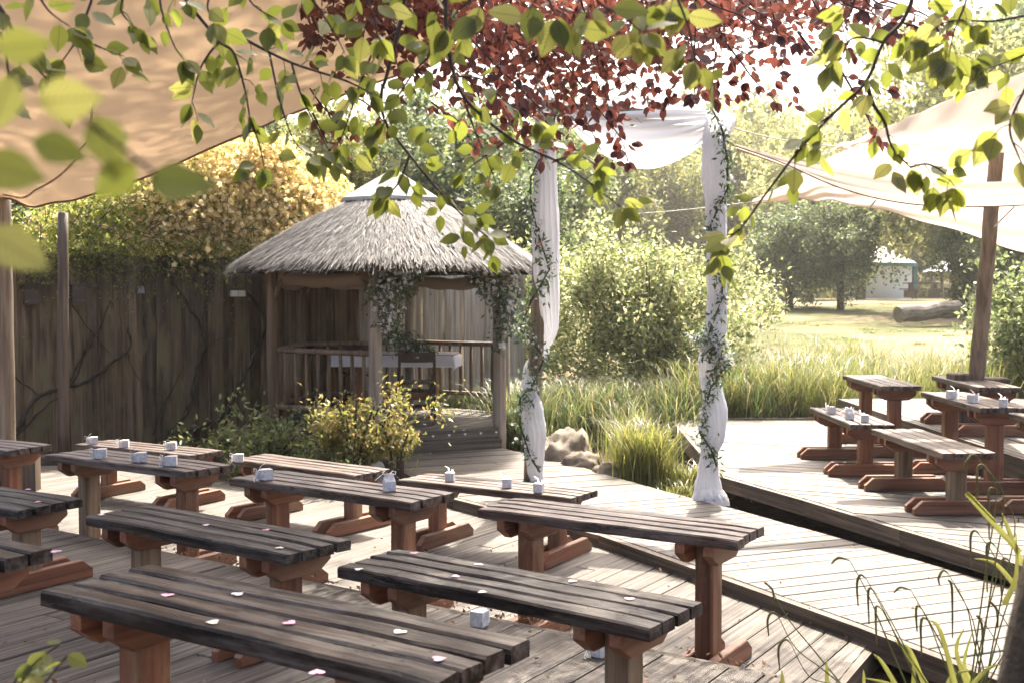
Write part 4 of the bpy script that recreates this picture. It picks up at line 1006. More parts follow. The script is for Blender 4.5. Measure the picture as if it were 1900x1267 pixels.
def green_beech():
    rng = random.Random(77)
    base = V(.72, 1.55, .0)
    tr = thing('beech_tree', 'green beech tree, dark blurred trunk at lower right and leafy sprays overhead', 'tree', base)
    trunk = smooth_path([V(-.10, 0, -.1), V(-.03, .02, .5), V(.05, .02, 1.1), V(.2, .05, 2.0), V(.35, .4, 3.6), V(.3, 2.2, 6.5), V(.2, 5, 9.5), V(-.2, 9, 12.5)])
    put('trunk', MB().tube(trunk, [.10 - .04 * i / len(trunk) for i in range(len(trunk))], 14).mesh('trunk', M_BARK, True), tr)
    for pts in ([V(.3, 2.2, 6.5), V(-1.6, 6.0, 9.5), V(-2.6, 9.5, 12.0), V(-3, 12, 13)], [V(.2, 5, 9.5), V(.8, 8.6, 11.8), V(1.6, 11.5, 12.8), V(2.4, 14.5, 13.4)], [V(-.2, 9, 12.5), V(-1.0, 11.2, 13.2), V(-2.0, 14, 14)], [V(.2, 5, 9.5), V(2.2, 8.2, 11.5), V(3.2, 10.0, 12.6)]):
        q = smooth_path(pts); put('limb', MB().tube(q, [.05 - .035 * i / len(q) for i in range(len(q))], 8).mesh('limb', M_BARK, True), tr)
    L = []
    G = [ # pixel polylines, depth, size
        ([(330, -40), (345, 0), (407, 76), (434, 100), (455, 170), (464, 225)], 2.6, .072), ([(407, 76), (373, 125), (356, 190)], 2.55, .07),
        ([(394, 49), (450, 72), (541, 117), (640, 150), (690, 175)], 2.65, .07), ([(541, 117), (560, 180), (590, 240), (620, 300)], 2.7, .068), ([(464, 220), (480, 265), (490, 310)], 2.6, .07), ([(500, 100), (520, 190), (545, 260), (575, 290)], 2.75, .07),
        ([(829, -40), (829, 62), (857, 174), (947, 257), (1030, 298), (1086, 333), (1152, 385)], 2.6, .070), ([(850, 142), (895, 149), (940, 190), (1000, 225)], 2.6, .068), ([(857, 174), (880, 240), (905, 300), (920, 340)], 2.7, .066),
        ([(749, -30), (749, 17), (718, 139), (708, 174), (715, 226), (760, 288), (808, 347), (871, 413), (905, 440)], 2.75, .068), ([(760, 288), (745, 330), (730, 352), (715, 365)], 2.7, .072), ([(829, 80), (774, 128), (732, 191), (715, 226)], 2.7, .068), ([(808, 347), (850, 380), (890, 400)], 2.8, .066), ([(690, 100), (660, 180), (640, 240), (625, 270)], 2.8, .07),
        ([(947, 257), (900, 290), (860, 320)], 2.7, .066), ([(1030, 298), (1075, 290), (1110, 310)], 2.6, .064),
        ([(1692, -40), (1692, 0), (1673, 42), (1639, 80), (1607, 152), (1552, 206), (1488, 273), (1427, 352), (1374, 424), (1350, 436)], 2.5, .074, .12), ([(1607, 152), (1620, 193), (1641, 227), (1655, 273), (1689, 311)], 2.55, .074), ([(1639, 80), (1590, 70), (1560, 90), (1540, 120)], 2.5, .076), ([(1552, 206), (1520, 230), (1500, 250)], 2.5, .07), ([(1673, 42), (1720, 60), (1760, 100), (1800, 120)], 2.5, .08), ([(1900, 30), (1840, 40), (1760, 40), (1720, 70)], 2.4, .08), ([(1930, 90), (1880, 110), (1829, 130)], 2.5, .08),
        ([(1910, 150), (1874, 231), (1889, 288), (1900, 310)], 2.3, .08), ([(1689, 311), (1720, 305), (1750, 320), (1770, 345)], 2.5, .08), ([(1374, 424), (1345, 450), (1335, 470)], 2.4, .078), ([(1590, -30), (1580, 20), (1550, 60)], 2.4, .08), ([(1800, -30), (1790, 10), (1770, 60), (1760, 110)], 2.4, .08),
        ([(1080, -40), (1114, 7), (1155, 31), (1190, 60)], 1.9, .080), ([(1000, -40), (1020, 5), (1030, 30)], 1.9, .082), ([(1240, -40), (1262, 10), (1280, 60), (1290, 110)], 2.0, .078), ([(930, -40), (880, -5), (850, 20), (830, 50)], 2.1, .078), ([(1330, -40), (1300, -10), (1260, 5)], 2.1, .078), ([(1190, -30), (1200, 10), (1190, 60)], 1.95, .08),
        ([(-30, -20), (0, 15), (30, 70), (49, 106), (90, 150)], 2.2, .074), ([(180, -30), (160, 30), (144, 72), (100, 136)], 2.3, .074), ([(295, -20), (300, 20), (322, 83), (340, 110)], 2.4, .07), ([(60, -30), (90, 20), (130, 50)], 2.2, .074), ([(240, -30), (225, 20), (260, 60)], 2.4, .07), ([(450, -30), (470, 10), (520, 40)], 2.5, .07), ([(560, -30), (590, 15), (620, 60), (640, 100)], 2.5, .072), ([(660, -30), (690, 20), (700, 70)], 2.5, .072), ([(144, 72), (190, 90), (230, 105)], 2.3, .066), ([(400, -30), (385, 10), (395, 40)], 2.4, .068), ([(0, 60), (15, 130), (10, 180)], 2.0, .07)]
    for k, g in enumerate(G):
        branch(tr, g[0], g[1], .005 if len(g[0]) > 4 else .0028, L, g[2] * .77, .031, rng, .055, skip=g[3] if len(g) > 3 else .03)
    # large soft leaves close to the lens on the left
    near = [(at(275, 335, .6), V(.95, .1, -.05), .036), (at(70, 190, .58), V(.9, -.1, .05), .036), (at(175, 215, .6), V(.35, .1, -.9), .034), (at(-40, 300, .56), V(.9, .1, -.25), .034), (at(-30, 430, .56), V(.85, .1, -.5), .036), (at(250, 300, .6), V(-.6, .1, -.5), .03), (at(20, 140, .58), V(-.3, .1, -.7), .034), (at(60, 260, .6), V(.9, .1, -.3), .03), (at(-10, 90, .58), V(.8, .1, .1), .03)]
    ob = put('branch', MB().tube([p - base for p in smooth_path([at(-40, 90, .58), at(60, 160, .58), at(180, 240, .6), at(290, 325, .6)])], .0011, 6).mesh('branch', M_TWIG, True), tr)
    st = []
    for p, ax, s in near: leaf_at(st, p, ax, rng, s, 1.6)
    L.append((ob, st))
    rest = flush(tr, L, GLEAF, rng, 300, 'leaves', M_BEECH)
    if rest: leaf_mass('leaves', rest, GLEAF, tr, M_BEECH)
    # the crown above the frame, which shades the rear benches and dapples the sail
    nr = np.random.default_rng(12); K = 36000
    cen = np.stack([nr.uniform(-3.4, 4.4, 460), nr.uniform(8.2, 17.6, 460), nr.uniform(11.0, 15.0, 460)], 1)
    # where each clump's shade falls on the decks: keep it off the aisle and the front rows
    sh = cen[:, :2] - (cen[:, 2:3] - .5) / math.tan(SUN_EL) * np.array([[math.sin(SUN_AZ), math.cos(SUN_AZ)]])
    cen = cen[((sh[:, 1] + .75 * sh[:, 0]) < 6.1 + nr.normal(0, .35, len(cen))) & ((sh[:, 1] > 2.2) | (sh[:, 0] < -.1))]
    sh = cen[:, :2] - (cen[:, 2:3] - .5) / math.tan(SUN_EL) * np.array([[math.sin(SUN_AZ), math.cos(SUN_AZ)]])
    ex = np.stack([nr.uniform(-1.3, .15, 50), nr.uniform(-1.2, .9, 50)], 1); ez = nr.uniform(11, 14, (50, 1))  # extra unseen clumps, added to shade the leaves close to the lens
    ex3 = np.concatenate([ex + (ez - .5) / math.tan(SUN_EL) * np.array([[math.sin(SUN_AZ), math.cos(SUN_AZ)]]), ez], 1)
    wt = np.concatenate([np.where(sh[:, 0] > -1.3, .6, .9), np.full(50, .9)]); wt /= wt.sum(); cen = np.concatenate([cen, ex3])
    k = nr.choice(len(cen), K, p=wt); P = cen[k] + nr.normal(0, 1, (K, 3)) * np.array([.30, .30, .22]) - np.array(list(base))
    M_CROWN = leafmat('beech_crown', [(.055, .085, .016), (.085, .12, .022), (.12, .155, .032)], [(.34, .45, .07), (.46, .55, .10), (.60, .62, .16)], .5, .45)
    tag(put('crown', npmesh('crown', leaf_card(nr, K, P, .13, (0, 0, 1.2), .1, .62), 4, LEAF4, M_CROWN), tr), kind='stuff')
    return tr
green_beech()
def copper_beech():
    rng = random.Random(5)
    tr = thing('copper_beech_tree', 'copper beech foliage hanging across the top of the view, purple and orange', 'tree', V(1.2, 6.5, 0))
    L = []
    B = []
    for k in range(46):       # drooping sprays from above the frame
        u = rng.random(); x0 = 560 + 1060 * u
        depth_px = 40 + 215 * math.exp(-((x0 - 1000) / 330) ** 2) + 90 * math.exp(-((x0 - 1420) / 140) ** 2) * .9
        end = depth_px * rng.uniform(.35, 1.0)
        dx = rng.uniform(-30, 140); Y = rng.uniform(5.2, 7.0)
        B.append(([(x0 - 20, -60), (x0, 0), (x0 + dx * .5, end * .45), (x0 + dx, end)], Y))
    for l in ([(960, 40), (1040, 110), (1100, 190), (1150, 255), (1165, 300)], [(1000, 0), (1080, 60), (1150, 130), (1210, 190)], [(900, 0), (980, 80), (1040, 150), (1090, 230), (1120, 290)], [(860, 60), (930, 130), (990, 190), (1030, 240)], [(1250, 0), (1330, 70), (1400, 110), (1470, 160)], [(1300, 20), (1370, 110), (1400, 150), (1440, 190)], [(1180, 20), (1260, 100), (1330, 140), (1375, 170)], [(1480, 60), (1540, 130), (1600, 150), (1650, 170)], [(1560, 130), (1600, 200), (1625, 250)], [(1640, 0), (1720, 30), (1745, 65)], [(780, 20), (830, 110), (880, 160)], [(700, 30), (760, 120), (800, 150)]):
        B.append((l, rng.uniform(5.4, 6.6)))
    for l, Y in B: branch(tr, l, Y, .006, L, .068, .046, rng, .09)
    L2 = []
    for l in ([(560, 140), (600, 200), (650, 240), (690, 280)], [(600, 190), (620, 235), (635, 280)], [(640, 170), (690, 200), (720, 240)], [(800, 190), (850, 230), (880, 270)], [(830, 210), (870, 240), (905, 265)], [(580, 210), (600, 250), (612, 275)], [(890, 160), (920, 190), (960, 205)]):
        branch(tr, l, rng.uniform(8.2, 8.9), .008, L2, .085, .06, rng)
    rest = flush(tr, L + L2, CLEAF, rng, 300, 'leaves', M_COPPER)
    q = smooth_path([V(1.4, .8, 4.6), V(.4, .2, 4.2), V(-1.0, .0, 4.0), V(-2.2, .6, 3.9)])
    put('limb', MB().tube(q, [.05 - .03 * i / len(q) for i in range(len(q))], 8).mesh('limb', M_BARK, True), tr)
    put('trunk', MB().tube([V(5.3, 1.2, -.2), V(5.2, 1.1, 2), V(4.2, 1.0, 4), V(1.4, .8, 4.6)], [.2, .17, .12, .05], 12).mesh('trunk', M_BARK, True), tr)
    # dense small leaves high up where single leaves can no longer be told apart
    for k in range(4300):
        x0 = rng.gauss(1040, 270); y0 = abs(rng.gauss(0, 50 + 65 * math.exp(-((x0 - 1000) / 240) ** 2)))
        if x0 < 560 or x0 > 1600: continue
        p = at(x0, y0 - 15, rng.uniform(5.6, 8.0)); ax = Vector((rng.gauss(.1, .7), rng.gauss(0, .5), rng.gauss(-.25, .4)))
        st = []; leaf_at(st, p, ax, rng, .064 * rng.uniform(.7, 1.15), .3); rest += st
    leaf_mass('leaves', rest, CLEAF, tr, M_COPPER)
copper_beech()

# ------------------------------------------------------------------ shrubs and trees
def shrub(name, label, cat, loc, ell, K, size, mat, seed, nclump=60, spread=.12, hollow=.35, droop=.1, asp=.5, stems=7, extra=None, up=(0, 0, .6), cz=None):
    nr = np.random.default_rng(seed); rng = random.Random(seed)
    t = thing(name, label, cat, loc)
    cz = ell[2] if cz is None else cz
    P = clump_points(nr, K, nclump, ell, spread, hollow, (0, 0, cz)); P = P[P[:, 2] > .02]
    tag(put('foliage', npmesh('foliage', leaf_card(nr, len(P), P, size, up, droop, asp), 4, LEAF4, mat), t), kind='stuff')
    mb = MB()
    for k in range(stems):
        a = rng.uniform(0, 6.28); e = V(math.cos(a) * ell[0] * .7, math.sin(a) * ell[1] * .7, cz + ell[2] * rng.uniform(.1, .8))
        mb.tube(smooth_path([V(math.cos(a) * .06, math.sin(a) * .06, 0), e * .4 + V(0, 0, .1), e], 4), [.018 - .0013 * i for i in range(9)], 5)
    put('stems', mb.mesh('stems', M_TWIG, True), t)
    return t
M_DOG = leafmat('dogwood_leaf', [(.07, .095, .032), (.14, .17, .06), (.26, .27, .12), (.44, .42, .25)], None, .45, .5)
M_ROSE_L = leafmat('rose_leaf', [(.05, .075, .02), (.10, .13, .03), (.17, .19, .05)], [(.22, .28, .05), (.42, .46, .10), (.55, .55, .14)], .5, .45)
M_ROSE_F = leafmat('rose_blossom', [(.72, .52, .20), (.80, .64, .32), (.82, .72, .44)], [(.85, .68, .34)] * 3, .5, .7)
M_OLIVE = leafmat('tree_olive', [(.07, .085, .03), (.14, .15, .05), (.25, .235, .085)], None, .45, .5)  # olive to mid tree leaf colours are lifted to stand in for haze
M_DARKT = leafmat('tree_dark', [(.045, .065, .032), (.09, .115, .052), (.16, .185, .08)], None, .45, .5)
M_PALET = leafmat('tree_pale', [(.12, .14, .055), (.20, .21, .085), (.32, .30, .13)], None, .45, .6)
M_MIDT = leafmat('tree_mid', [(.06, .085, .035), (.12, .15, .06), (.23, .25, .11)], None, .45, .5)
M_RHODO = leafmat('rhododendron_leaf', [(.055, .08, .03), (.11, .14, .05), (.21, .21, .07), (.075, .10, .04)], None, .4, .35)
M_PIERIS = leafmat('pieris_leaf', [(.05, .07, .02), (.20, .19, .05), (.12, .14, .035), (.40, .28, .10), (.08, .10, .03)], [(.16, .2, .05), (.45, .42, .12), (.3, .33, .08), (.65, .45, .18), (.2, .25, .06)], .4, .4)
shrub('variegated_shrub', 'large rounded cream and green variegated shrub behind the arch', 'shrub', V(1.95, 15.9, .1), (1.62, 1.3, 1.25), 36000, .08, M_DOG, 41, 230, .17, .3, .0, .5, 14)
shrub('variegated_shrub', 'smaller pale variegated shrub between the pavilion and the arch', 'shrub', V(.45, 17.4, .5), (1.0, .8, 1.0), 7000, .10, M_DOG, 42, 60, .16, .4, 0, .5, 8)
shrub('leafy_shrub', 'low glossy dark green shrub bed behind the row of benches', 'shrub', V(-2.28, 10.55, -.1), (.72, .42, .3), 5200, .062, M_RHODO, 43, 60, .09, .2, -.3, .42, 16)
shrub('leafy_shrub', 'low dark shrub spreading in front of the pavilion step', 'shrub', V(-1.6, 10.0, -.1), (.45, .25, .24), 1700, .065, M_RHODO, 44, 26, .08, .2, -.3, .42, 10)
shrub('golden_shrub', 'golden leaved shrub with orange tips in front of the pavilion railing', 'shrub', V(-1.4, 9.95, 0), (.52, .3, .32), 4200, .05, M_PIERIS, 45, 40, .075, .3, -.1, .45, 14, cz=.55)
shrub('golden_shrub', 'thin golden sprig leaning over the pavilion step', 'shrub', V(-1.0, 9.75, 0), (.2, .14, .22), 420, .055, M_PIERIS, 46, 12, .05, .3, -.1, .45, 5, cz=.42)
shrub('leafy_shrub', 'bright green bush at the right edge beyond the sail pole', 'shrub', V(6.85, 14.5, .1), (.8, .8, 1.05), 11000, .085, M_MIDT, 47, 90, .15, .4, 0, .55, 8)

def rose():
    nr = np.random.default_rng(61); rng = random.Random(61)
    t = thing('climbing_rose', 'pale yellow climbing rose heaped over the top of the fence', 'climbing plant', V(-4, 13.2, 0))
    base = np.array([-4, 13.2, 0.])
    cl = []          # clump centres from the outline in the picture
    for k in range(420):
        px = nr.uniform(60, 650); top = np.interp(px, [60, 200, 330, 430, 520, 600, 650], [400, 330, 285, 262, 285, 325, 395]); bot = np.interp(px, [60, 440, 480, 650], [485, 480, 470, 440])
        py = nr.uniform(top, bot); yf = onfence(px, 480, 0).y
        u = (py - top) / max(1, bot - top)
        p = at(px, py, yf + .25 + nr.uniform(0, 1.0) * (.4 + .6 * (1 - u)) - .25 * u); cl.append((p.x, p.y, p.z, px, py, u))
    cl = np.array(cl)
    K = 17000; k = nr.integers(0, len(cl), K); P = cl[k, :3] + nr.normal(0, .12, (K, 3)) - base
    tag(put('foliage', npmesh('foliage', leaf_card(nr, K, P, .075, (0, 0, .6), .2, .42), 4, LEAF4, M_ROSE_L), t), kind='stuff')
    wt = np.clip((cl[:, 3] - 230) / 150, 0.04, 1) * np.clip(1.25 - cl[:, 5] * .8, .2, 1); K = 15000
    k = nr.choice(len(cl), K, p=wt / wt.sum()); P = cl[k, :3] + nr.normal(0, .11, (K, 3)) - base; P[:, 1] -= .1
    tag(put('blossom', npmesh('blossom', blossoms(nr, P, .034), 11, BLOOMF, M_ROSE_F), t), kind='stuff')
    # woody stems climbing the boards
    Z = lambda l: [(x * .3946, 380 + y * .3946) for x, y in l]
    S = [([(80, 1060), (180, 900), (320, 860), (430, 815), (520, 745), (600, 690), (615, 640), (600, 580)], .026), ([(320, 850), (400, 690), (480, 560), (520, 450)], .014), ([(800, 1080), (890, 950), (930, 760), (960, 660), (940, 560), (860, 440), (800, 330)], .026),
         ([(795, 1085), (900, 1060), (1040, 995), (1100, 900), (1180, 740), (1240, 600), (1240, 520), (1160, 400)], .028), ([(960, 660), (960, 500), (1000, 380)], .016), ([(720, 1080), (780, 920), (850, 780)], .014), ([(40, 780), (110, 840), (180, 890)], .012), ([(60, 1100), (200, 960), (330, 860), (400, 700), (440, 600)], .012), ([(940, 700), (1020, 640), (1110, 610)], .009), ([(600, 690), (640, 800), (760, 900)], .005), ([(320, 450), (400, 560), (520, 700)], .01), ([(530, 300), (560, 480), (580, 640), (610, 740)], .005)]
    for l, r in S:
        pts = [onfence(x, y, .06 + .02 * math.sin(i * 2)) for i, (x, y) in enumerate(Z(l))]
        q = smooth_path(pts, 5); m = len(q)
        put('stem', MB().tube([p - t.location + V(rng.gauss(0, .006), 0, rng.gauss(0, .006)) for p in q], [r * (1 - .6 * i / m) for i in range(m)], 6).mesh('stem', M_BARK, True), t)
    mb = MB()
    for k in range(130):     # thin arching twigs
        px = rng.uniform(40, 470); py = rng.uniform(400, 520); a = onfence(px, py, .1); L = rng.uniform(.25, .8); an = rng.uniform(0, 6.28)
        d = FD * math.cos(an) * L + V(0, 0, math.sin(an) * L * .8)
        q = smooth_path([a, a + d * .5 + FN * .06 + V(0, 0, .05), a + d + FN * .04 - V(0, 0, .08)], 3)
        mb.tube([p - t.location for p in q], [.004, .004, .0035, .003, .003, .002, .001], 4)
    tag(put('twigs', mb.mesh('twigs', M_BARK), t), kind='stuff')
    K = 2200; P = []
    for k in range(K):
        px = rng.uniform(30, 470); py = 445 + abs(rng.gauss(0, 48)); p = onfence(px, py, rng.uniform(.03, .2)); P.append(list(p - t.location))
    tag(put('hanging_leaves', npmesh('hanging_leaves', leaf_card(nr, K, np.array(P), .055, None, .5, .42), 4, LEAF4, M_ROSE_L), t), kind='stuff')
rose()

def crown_mesh(seed, K, nclump, spread, size, hollow=.45, ell=(1, 1, 1), mat=None, lobes=0):
    nr = np.random.default_rng(seed)
    P = clump_points(nr, K, nclump, ell, spread, hollow, (0, 0, 0), .18)
    return npmesh('crown', leaf_card(nr, K, P, size, (0, 0, .8), .2, .6), 4, LEAF4, mat)
CROWNS = {}
for nm, mt in (('olive', M_OLIVE), ('dark', M_DARKT), ('pale', M_PALET), ('mid', M_MIDT)):
    CROWNS[nm] = [crown_mesh(hash(nm) % 1 + 100 + 7 * k + len(nm), 15000, 110, .13, .075, .4, (1, 1, 1), mt) for k in range(2)]
def tree(label, px, ptop, pbase, Y, halfw, kind, seed, name='broadleaf_tree', group='trees behind the garden', lean=0.0):
    rng = random.Random(seed)
    top = at(px, ptop, Y); g = min(at(px, pbase, Y).z, top.z - 1)
    hw = halfw / FPX * Y; H = top.z - g
    t = thing(name, label, 'tree', V(top.x, Y, g), 0, group)
    ch = H * .42 if H > 2.2 * hw else H * .48
    cz = H - ch
    tr = smooth_path([V(0, 0, -.3), V(rng.uniform(-.1, .1) * hw, 0, cz * .5), V(lean * hw, 0, cz), V(lean * hw, 0, H * .85)], 4)
    mb = MB().tube(tr, [hw * .07 * (1 - .8 * i / len(tr)) + .02 for i in range(len(tr))], 8); put('trunk', mb.mesh('trunk', M_BARK, True), t)
    for k in range(5):
        a = rng.uniform(0, 6.28); e = V(math.cos(a) * hw * .7, math.sin(a) * hw * .6, cz + ch * rng.uniform(-.3, .6)); s = tr[len(tr) // 3 + k % 3]
        put('limb', MB().tube(smooth_path([s, (s + e) / 2 + V(0, 0, .1 * hw), e], 3), [hw * .035 * (1 - .12 * i) for i in range(7)], 6).mesh('limb', M_BARK, True), t)
    o = put('crown', CROWNS[kind][seed % 2], t, (lean * hw, 0, cz), (0, 0, rng.uniform(0, 6.28)), (hw, hw, ch))
    return t
T = [('tall dark green tree directly behind the pavilion roof', 850, 190, 560, 21, 190, 'dark'), ('olive green tree rising left of the pavilion cap', 590, 215, 560, 19.5, 130, 'olive'), ('mid green tree above the yellow rose', 470, 190, 560, 24, 150, 'mid'), ('bushy dark tree between the pavilion and the arch', 960, 300, 590, 19, 120, 'dark'), ('tall pale tree behind the left pole of the arch', 1010, 190, 560, 30, 150, 'mid'),
     ('dark tree far left behind the rose and the canvas sail', 250, 200, 600, 22, 220, 'dark'), ('mid green tree at the left edge behind the fence', 20, 250, 600, 20, 200, 'mid'), ('mid green tree behind the pavilion to its right', 740, 240, 560, 26, 130, 'mid'),
     ('yellowish tree on the hill seen through the left of the arch', 1110, 262, 520, 48, 110, 'olive'), ('pale tree on the hill in the middle of the arch', 1210, 285, 500, 55, 110, 'olive'), ('pale tree on the hill right of the middle of the arch', 1310, 262, 500, 58, 110, 'pale'), ('hazy tree on the hill left of the right pole', 1390, 245, 520, 52, 100, 'olive'), ('hazy tree on the hill beneath the sail corner', 1480, 255, 540, 46, 110, 'pale'),
     ('dark spreading tree at the meadow edge right of the arch', 1470, 375, 572, 34, 95, 'dark'), ('dark dense tree beside the white hut', 1562, 365, 572, 33, 92, 'dark'), ('dark tree with twisted trunk in front of the far shelter', 1800, 385, 575, 30, 70, 'dark'), ('dark tree at the right edge beneath the pale sail', 1890, 400, 580, 28, 100, 'mid'), ('yellowish tree behind the white hut', 1660, 330, 540, 66, 110, 'olive'),
     ('tall airy pale tree above the peaked sail', 1790, 55, 560, 32, 190, 'pale'), ('pale tree behind the peaked sail at the right edge', 1930, -60, 560, 36, 230, 'mid'), ('pale tree left of the peaked sail', 1600, 190, 560, 50, 130, 'pale'), ('pointed hazy tree top above the swag', 1285, 170, 500, 70, 45, 'mid'), ('hazy tree beyond the rope between arch and sail', 1440, 200, 540, 64, 90, 'pale')]
for k, (lab, px, pt, pb_, Y, hw, kd) in enumerate(T): tree(lab, px, pt, pb_, Y, hw, kd, 200 + k)
# a closed wood on the far hillside reads as one mass
def far_wood():
    nr = np.random.default_rng(71); K = 52000
    x = nr.uniform(-55, 75, 900); y = nr.uniform(62, 100, 900); c = np.stack([x, y, np.array([ground(a, b) for a, b in zip(x, y)]) + nr.uniform(.5, 10.0, 900)], 1)
    k = nr.integers(0, 900, K); P = c[k] + nr.normal(0, 1, (K, 3)) * np.array([1.5, 1.5, 1.1])
    tag(put('hillside_wood', npmesh('hillside_wood', leaf_card(nr, K, P, .75, (0, 0, .6), .1, .7), 4, LEAF4, M_OLIVE)), 'hazy olive wood covering the far hillside', 'woodland', kind='stuff')
far_wood()

# ------------------------------------------------------------------ meadow furniture far right
def far_things():
    b = at(1622, 556, 56); t = thing('round_hut', 'white round hut with teal eaves among the dark trees', 'hut', V(b.x, 56, b.z - .1)); t.scale = (1.1, 1.1, 1.2)
    mw = plain('hut_canvas', (.62, .64, .66), .8, .2); mt = plain('hut_teal', (.03, .16, .16), .6); mr = plain('hut_roof', (.5, .5, .48), .7)
    n = 24; r = 1.6
    def ring(r, z): return [V(r * math.cos(2 * math.pi * i / n), r * math.sin(2 * math.pi * i / n), z) for i in range(n)]
    def lathe(rs): 
        vs = sum([ring(a, z) for a, z in rs], []); return vs, [(k * n + i, k * n + (i + 1) % n, (k + 1) * n + (i + 1) % n, (k + 1) * n + i) for k in range(len(rs) - 1) for i in range(n)]
    put('wall', MB().add(*lathe([(r, -.3), (r, 1.5)])).mesh('wall', mw, True), t); put('eaves', MB().add(*lathe([(r + .02, 1.42), (r + .22, 1.42), (r + .22, 1.56), (r, 1.6)])).mesh('eaves', mt), t)
    put('roof', MB().add(*lathe([(r + .2, 1.57), (.3, 2.3), (.01, 2.36)])).mesh('roof', mr, True), t)
    put('door_post', MB().box((1.62, -.5, .65), (.16, .3, 1.7)).mesh('door_post', mt), t)
    b = at(1768, 549, 57); t = thing('picnic_shelter', 'open shelter with pale pitched roof beyond the twisted tree', 'shelter', V(b.x, 57, b.z))
    for x in (-.85, .85):
        for y in (-.7, .7): put('post', MB().box((x, y, .6), (.1, .1, 1.3)).mesh('post', M_EDGE), t)
    put('roof', MB().add([V(-1.2, -1, 1.2), V(1.2, -1, 1.2), V(1.2, 1, 1.2), V(-1.2, 1, 1.2), V(-.5, 0, 1.75), V(.5, 0, 1.75)], [(0, 1, 5, 4), (2, 3, 4, 5), (1, 2, 5), (3, 0, 4), (3, 2, 1, 0)]).mesh('roof', mw), t)
    b = at(1712, 552, 50); t = thing('picnic_table', 'dark picnic table beside the white hut', 'table', V(b.x, 50, b.z)); t.scale = (1.2, 1.2, 1.0)
    put('tabletop', MB().box((0, 0, .62), (1.3, .6, .06)).mesh('tabletop', M_EDGE), t)
    for y in (-.55, .55): put('seat', MB().box((0, y, .36), (1.3, .22, .05)).mesh('seat', M_EDGE), t)
    for x in (-.45, .45): put('leg', MB().box((x, 0, .15), (.08, 1.2, .34)).mesh('leg', M_EDGE), t); put('leg', MB().box((x, 0, .45), (.08, .3, .3)).mesh('leg', M_EDGE), t)
    a, b = at(1667, 585, 26), at(1776, 572, 26.6)
    rng = random.Random(3); d = b - a; pts = [d * (i / 12) + V(0, 0, .02 * math.sin(i)) for i in range(13)]
    me = MB().tube(pts, [.2 + rng.uniform(-.012, .012) for _ in pts], 14, True, lambda i, an: 1 + .05 * math.sin(an * 3 + i * .3)).mesh('log', wood('log_wood', (.10, .08, .06), (.24, .2, .155), (.34, .29, .235), rough=.8, axis='x', grain=14, bstr=1), False)
    tag(put('fallen_log', me, None, a), 'weathered log lying on the meadow before the white hut', 'log')
far_things()

# ------------------------------------------------------------------ grasses, sedges, rocks, litter
def blades(nr, P, h, wd, lean, seg=4, curl=1.0):
    """tapering curved blades: returns (N, 2*seg+1, 3)"""
    K = len(P); a = nr.uniform(0, 2 * np.pi, K); dr_ = np.stack([np.cos(a), np.sin(a), np.zeros(K)], 1)
    side = np.stack([-np.sin(a), np.cos(a), np.zeros(K)], 1)
    L = nr.uniform(lean[0], lean[1], (K, 1)) * h; vs = []
    for i in range(seg):
        u = i / seg; c = P + np.array([0, 0, 1.]) * h * (u - .35 * curl * u ** 3) * 1.0 + dr_ * L * u ** 2; w_ = wd * (1 - .7 * u ** 1.5)
        vs += [c - side * w_, c + side * w_]
    c = P + np.array([0, 0, 1.]) * h * (1 - .35 * curl) + dr_ * L * 1.05; vs.append(c)
    return np.stack(vs, 1)
def bladefaces(seg): return [(2 * i, 2 * i + 1, 2 * i + 3, 2 * i + 2) for i in range(seg - 1)] + [(2 * seg - 2, 2 * seg - 1, 2 * seg)]
M_REED = leafmat('reed_blade', [(.05, .08, .02), (.10, .13, .035), (.17, .18, .06), (.28, .24, .12)], [(.12, .18, .035), (.24, .29, .065), (.36, .35, .11), (.42, .36, .18)], .4, .45)
M_SEDGE = leafmat('sedge_blade', [(.08, .10, .025), (.16, .17, .045), (.28, .24, .09)], [(.17, .22, .045), (.34, .36, .08), (.48, .42, .16)], .4, .4)
M_DGRASS = leafmat('dark_grass_blade', [(.035, .06, .018), (.07, .10, .03), (.13, .15, .05), (.24, .19, .10)], None, .4, .45)
def grass_stuff(name, label, regions, n, h, wd, lean, mat, seed, cat='grass'):
    nr = np.random.default_rng(seed); P = []
    tot = sum(w_ for *_, w_ in regions)
    for (x0, x1, y0, y1, w_) in regions:
        k = int(n * w_ / tot); nt_ = max(6, k // 85)
        tx, ty = nr.uniform(x0, x1, nt_), nr.uniform(y0, y1, nt_); q = nr.integers(0, nt_, k)
        x = tx[q] + nr.normal(0, .09, k); y = ty[q] + nr.normal(0, .09, k)
        P.append(np.stack([x, y, np.array([ground(a, b) for a, b in zip(x, y)]) - .02], 1))
    P = np.concatenate(P); hh = nr.uniform(h[0], h[1], (len(P), 1))
    v = blades(nr, P, hh, nr.uniform(wd * .6, wd * 1.2, (len(P), 1)), lean)
    return tag(put(name, npmesh(name, v, 9, bladefaces(4), mat)), label, cat, kind='stuff')
grass_stuff('tall_reeds', 'tall yellow green reeds along the back of the stage deck', [(2.0, 7.0, 13.7, 14.9, 1.0), (3.0, 7.5, 14.9, 16.2, .55)], 13000, (.6, 1.7), .006, (.08, .65), M_REED, 81)
grass_stuff('dark_reeds', 'darker green reeds behind the pavilion and under the variegated shrub', [(-.25, 2.0, 12.9, 14.6, 1.0), (-.9, .3, 14.2, 15.1, .4), (1.9, 3.4, 13.55, 14.2, .5)], 8500, (.45, 1.3), .0065, (.15, .7), M_DGRASS, 82)
